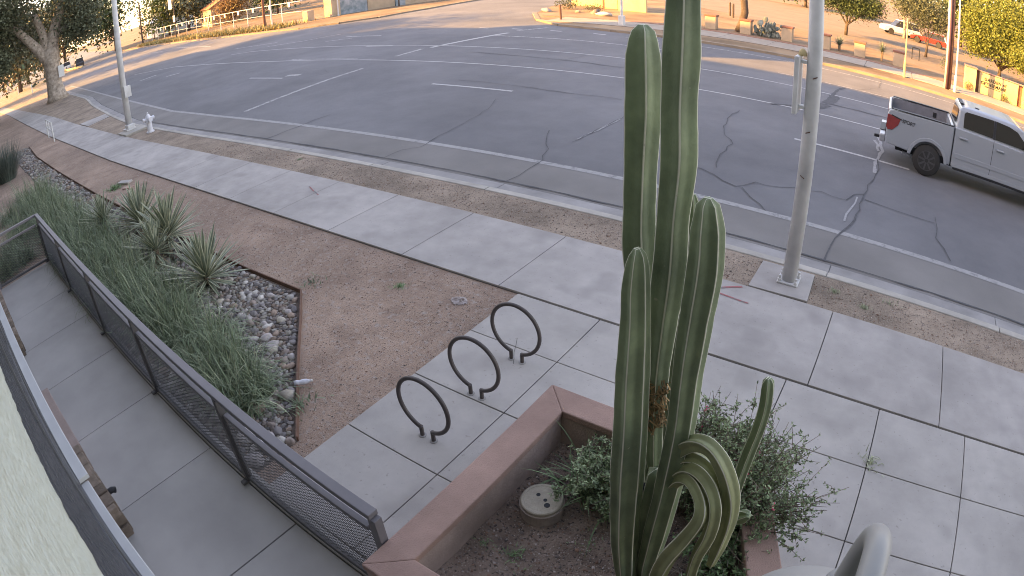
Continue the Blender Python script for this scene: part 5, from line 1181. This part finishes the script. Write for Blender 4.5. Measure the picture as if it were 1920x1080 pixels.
def wallseg(s0, s1, h_, m, nm, off=0):
    p = Vector((-52.2, 42.6))+d*s0; q_ = Vector((-52.2, 42.6))+d*s1; nn = Vector((d.y, -d.x))
    b = MB(); b.prism([p+nn*(.15+off), q_+nn*(.15+off), q_-nn*.15, p-nn*.15], 0, h_); b.build(nm, m, mw_)
wallseg(0, 3.2, 2.5, M_teal, 'painted_panel'); wallseg(3.25, 6.4, 2.5, M_tan, 'panel'); wallseg(6.45, 7.6, 2.7, M_teal, 'pier', .1); wallseg(7.65, 12, 2.5, M_tan, 'panel')
b = MB(); b.box(-53.9, -53.0, 39.0, 39.9, 0, 1.15); tag(b.build('utility_box', M_tan, org=(-53.4, 39.4, 0), bevel=.03), 'tan utility box on the verge beside the mural wall', 'box')
for k, (x, y, h_, r_, m, lab) in enumerate(((-59.3, 37.6, 9, .17, M_wood, 'brown wooden pole on the far left verge'), (-57.5, 37.4, 9, .09, M_white, 'pale thin pole right next to the brown wooden pole'), (-121, 46, 9, .2, M_barkd, 'dark pole at the far end of the wire fence'), (-51.6, 42.0, 4, .08, M_white, 'pale post in front of the teal painted panel'), (-48.6, 48, 4, .09, M_barkd, 'dark post at the far end of the mural wall'))):
    b = MB(); b.tube([(x, y, 0), (x, y, h_)], [r_, r_*.8], 12); b.lathe([(r_*1.25, 0), (r_*1.2, .12), (r_, .2)], 12, (x, y, 0)); tag(b.build('verge_pole', m, org=(x, y, 0), smooth=False), lab, 'pole')
sp_ = empty('sign_post', (-94, 42, 0), 'sign post with a white square sign and a tall banner before the fence', 'sign')
b = MB(); b.tube([(-94, 42, 0), (-94, 42, 8)], .09, 8); b.build('post', M_barkd, sp_)
b = MB(); b.box(-94.4, -93.6, 41.85, 41.9, 2.9, 4.0); b.build('square_sign', M_white, sp_)
b = MB(); b.box(-96.0, -94.6, 41.9, 41.95, 5.2, 8.0); b.build('banner', M_galv, sp_)
# dry grass on the verge
b = MB(); g_ = random.Random(90)
for _ in range(7000):
    f = g_.random(); x = -112+60*f; yk = interp([(-121, 41.6), (-92.8, 38.4), (-65.5, 34.4), (-54.9, 33.8), (-52, 34)], x); y = yk+.6+abs(g_.gauss(0, 1.6))
    blade(b, (x, y, 0), g_.uniform(0, 6.28), g_.uniform(.5, 1.5), g_.uniform(.25, .7), .10, g_.uniform(.2, 1.5), 2)
tag(b.build('verge_grass', leaf_mat('dry_grass', (.26, .21, .075), (.36, .28, .12), .35)), 'dry yellow grass along the far left verge', 'grass', kind='stuff')
def house(x, y, w, d_, h_, rz, mw__, mr_, label):
    root = empty('house', (x, y, 0), label, 'house', None, rz)
    def P_(mb, nm, m): o = mb.build(nm, m); o.parent = root; return o
    b = MB(); b.box(-w/2, w/2, -d_/2, d_/2, 0, h_); P_(b, 'wall', mw__)
    b = MB(); b.prism([(-d_/2-.5, h_), (d_/2+.5, h_), (0, h_+d_*.28)], -w/2-.4, w/2+.4, 'x'); P_(b, 'roof', mr_)
    for i in range(3):
        xx = -w/2+w*(i+.5)/3; b = MB(); b.box(xx-.7, xx+.7, -d_/2-.03, -d_/2+.02, .9, 2.2); wn_ = P_(b, 'window', M_win)
        b = MB(); b.box(xx-.8, xx+.8, -d_/2-.06, -d_/2-.031, .78, .9); o = b.build('window_sill', M_white); o.parent = wn_
    b = MB(); b.box(-.5+w*.17, .5+w*.17, -d_/2-.04, -d_/2+.02, 0, 2.1); P_(b, 'door', M_wood)
M_roof = mat('terracotta_roof', (.40, .17, .09), .9, .2, 2, .4, 15)
house(-104, 58, 13, 9, 3.4, R(-18), M_tan, M_roof, 'tan house with an orange tiled roof behind the far left fence')
house(-138, 60, 14, 9, 3.6, R(-10), M_white, M_galv, 'pale house with a grey roof at the far left')
house(-30, 150, 26, 10, 5, R(0), M_tan, M_roof, 'long tan building far up the side street')
for k, (x, y, s, m, lab) in enumerate(((-84, 56, 1.0, M_leafd, 'dark green tree behind the right end of the wire fence'), (-92, 52, .8, M_leafo, 'orange-brown tree beside the tiled house'), (-114, 54, 1.6, M_leafg, 'grey-green tree left of the tiled house'), (-122, 53, 1.4, M_leafs, 'light green tree behind the far end of the fence'), (-134, 44, 1.7, M_leafd, 'dark tree beside the road at the far left'), (-72, 62, 1.2, M_leafd, 'broad dark tree behind the verge poles'), (-62, 66, 1.0, M_leafg, 'grey-green tree behind the mural wall'), (-155, 36, 2.2, M_leafd, 'big dark tree at the end of the road'), (-118, 17, 2.1, M_leafg, 'large grey-green tree at the left edge by the horizon'), (-95, 6, 1.9, M_leafd, 'dark roadside tree left of the old corner tree'), (-150, 24, 2.3, M_leafo, 'brownish tree on the horizon behind the old corner tree'), (-110, 72, 2.2, M_leafg, 'tall tree behind the tiled house roof'), (-140, 76, 2.4, M_leafd, 'tall dark tree on the far left skyline'), (30, 92, 1.9, M_leafd, 'tall dark tree at the right edge of the park'), (18, 78, 1.7, M_leafs, 'yellow-green tree at the back of the park'), (24, 70, 1.8, M_leafd, 'broad dark tree behind the sunlit tree at the right edge'), (10, 88, 1.8, M_leafd, 'dark tree behind the parked cars'), (-14, 92, 1.2, M_leafd, 'dark tree at the back of the park lot'))):
    g_ = random.Random(200+k)
    tree('background_tree', lab, (x, y, 0), [(x, y, 0, .22*s), (x, y, 1.4*s, .18*s), (x+.1, y, 2.6*s, .13*s)],
         [(x+g_.uniform(-2.2, 2.2)*s, y+g_.uniform(-2, 2)*s, (3.2+g_.uniform(-1.0, 4.0))*s, 2.4*s, 2.4*s, 1.9*s) for _ in range(9)], 4200, .40*s, m, M_barkd, 210+k, 'background trees')
car('far_car', 'small white car on the road at the far left, right of the old tree', 'car', -131, 30.5, R(170), ('white', (.62, .62, .62)), 4.8, 1.9, 1.0, 1.75)
car('far_car', 'small dark car beside the white one at the far left', 'car', -121, 31.0, R(172), ('dark', (.03, .03, .035)), 4.6, 1.85, .95, 1.7)
car('far_car', 'small pale green car on the road left of the old tree', 'car', -200, 26, R(170), ('green', (.25, .33, .30)), 4.6, 1.85, .95, 1.6)
for k, (x, y) in enumerate(((-112, 15.6), (-93, 15.3), (-132, 14.2))):
    b = MB(); b.tube([(x, y, 0), (x, y, 1.3)], .10, 8); b.lathe([(.12, 1.3), (.08, 1.36), (0, 1.38)], 8, (x, y, 0)); tag(b.build('marker_post', M_white, org=(x, y, 0)), ['middle', 'nearest', 'farthest'][k]+' white marker post on the sunlit ground left of the old tree', 'post', 'white marker posts')
b = MB(); b.box(-127, -112, 29.2, 29.5, .0, .35); b.box(-127, -126, 28.6, 29.2, 0, .3); tag(b.build('planter_island', M_yel, org=(-120, 29.3, 0)), 'low pale traffic island wall in the road at the far left', 'island')
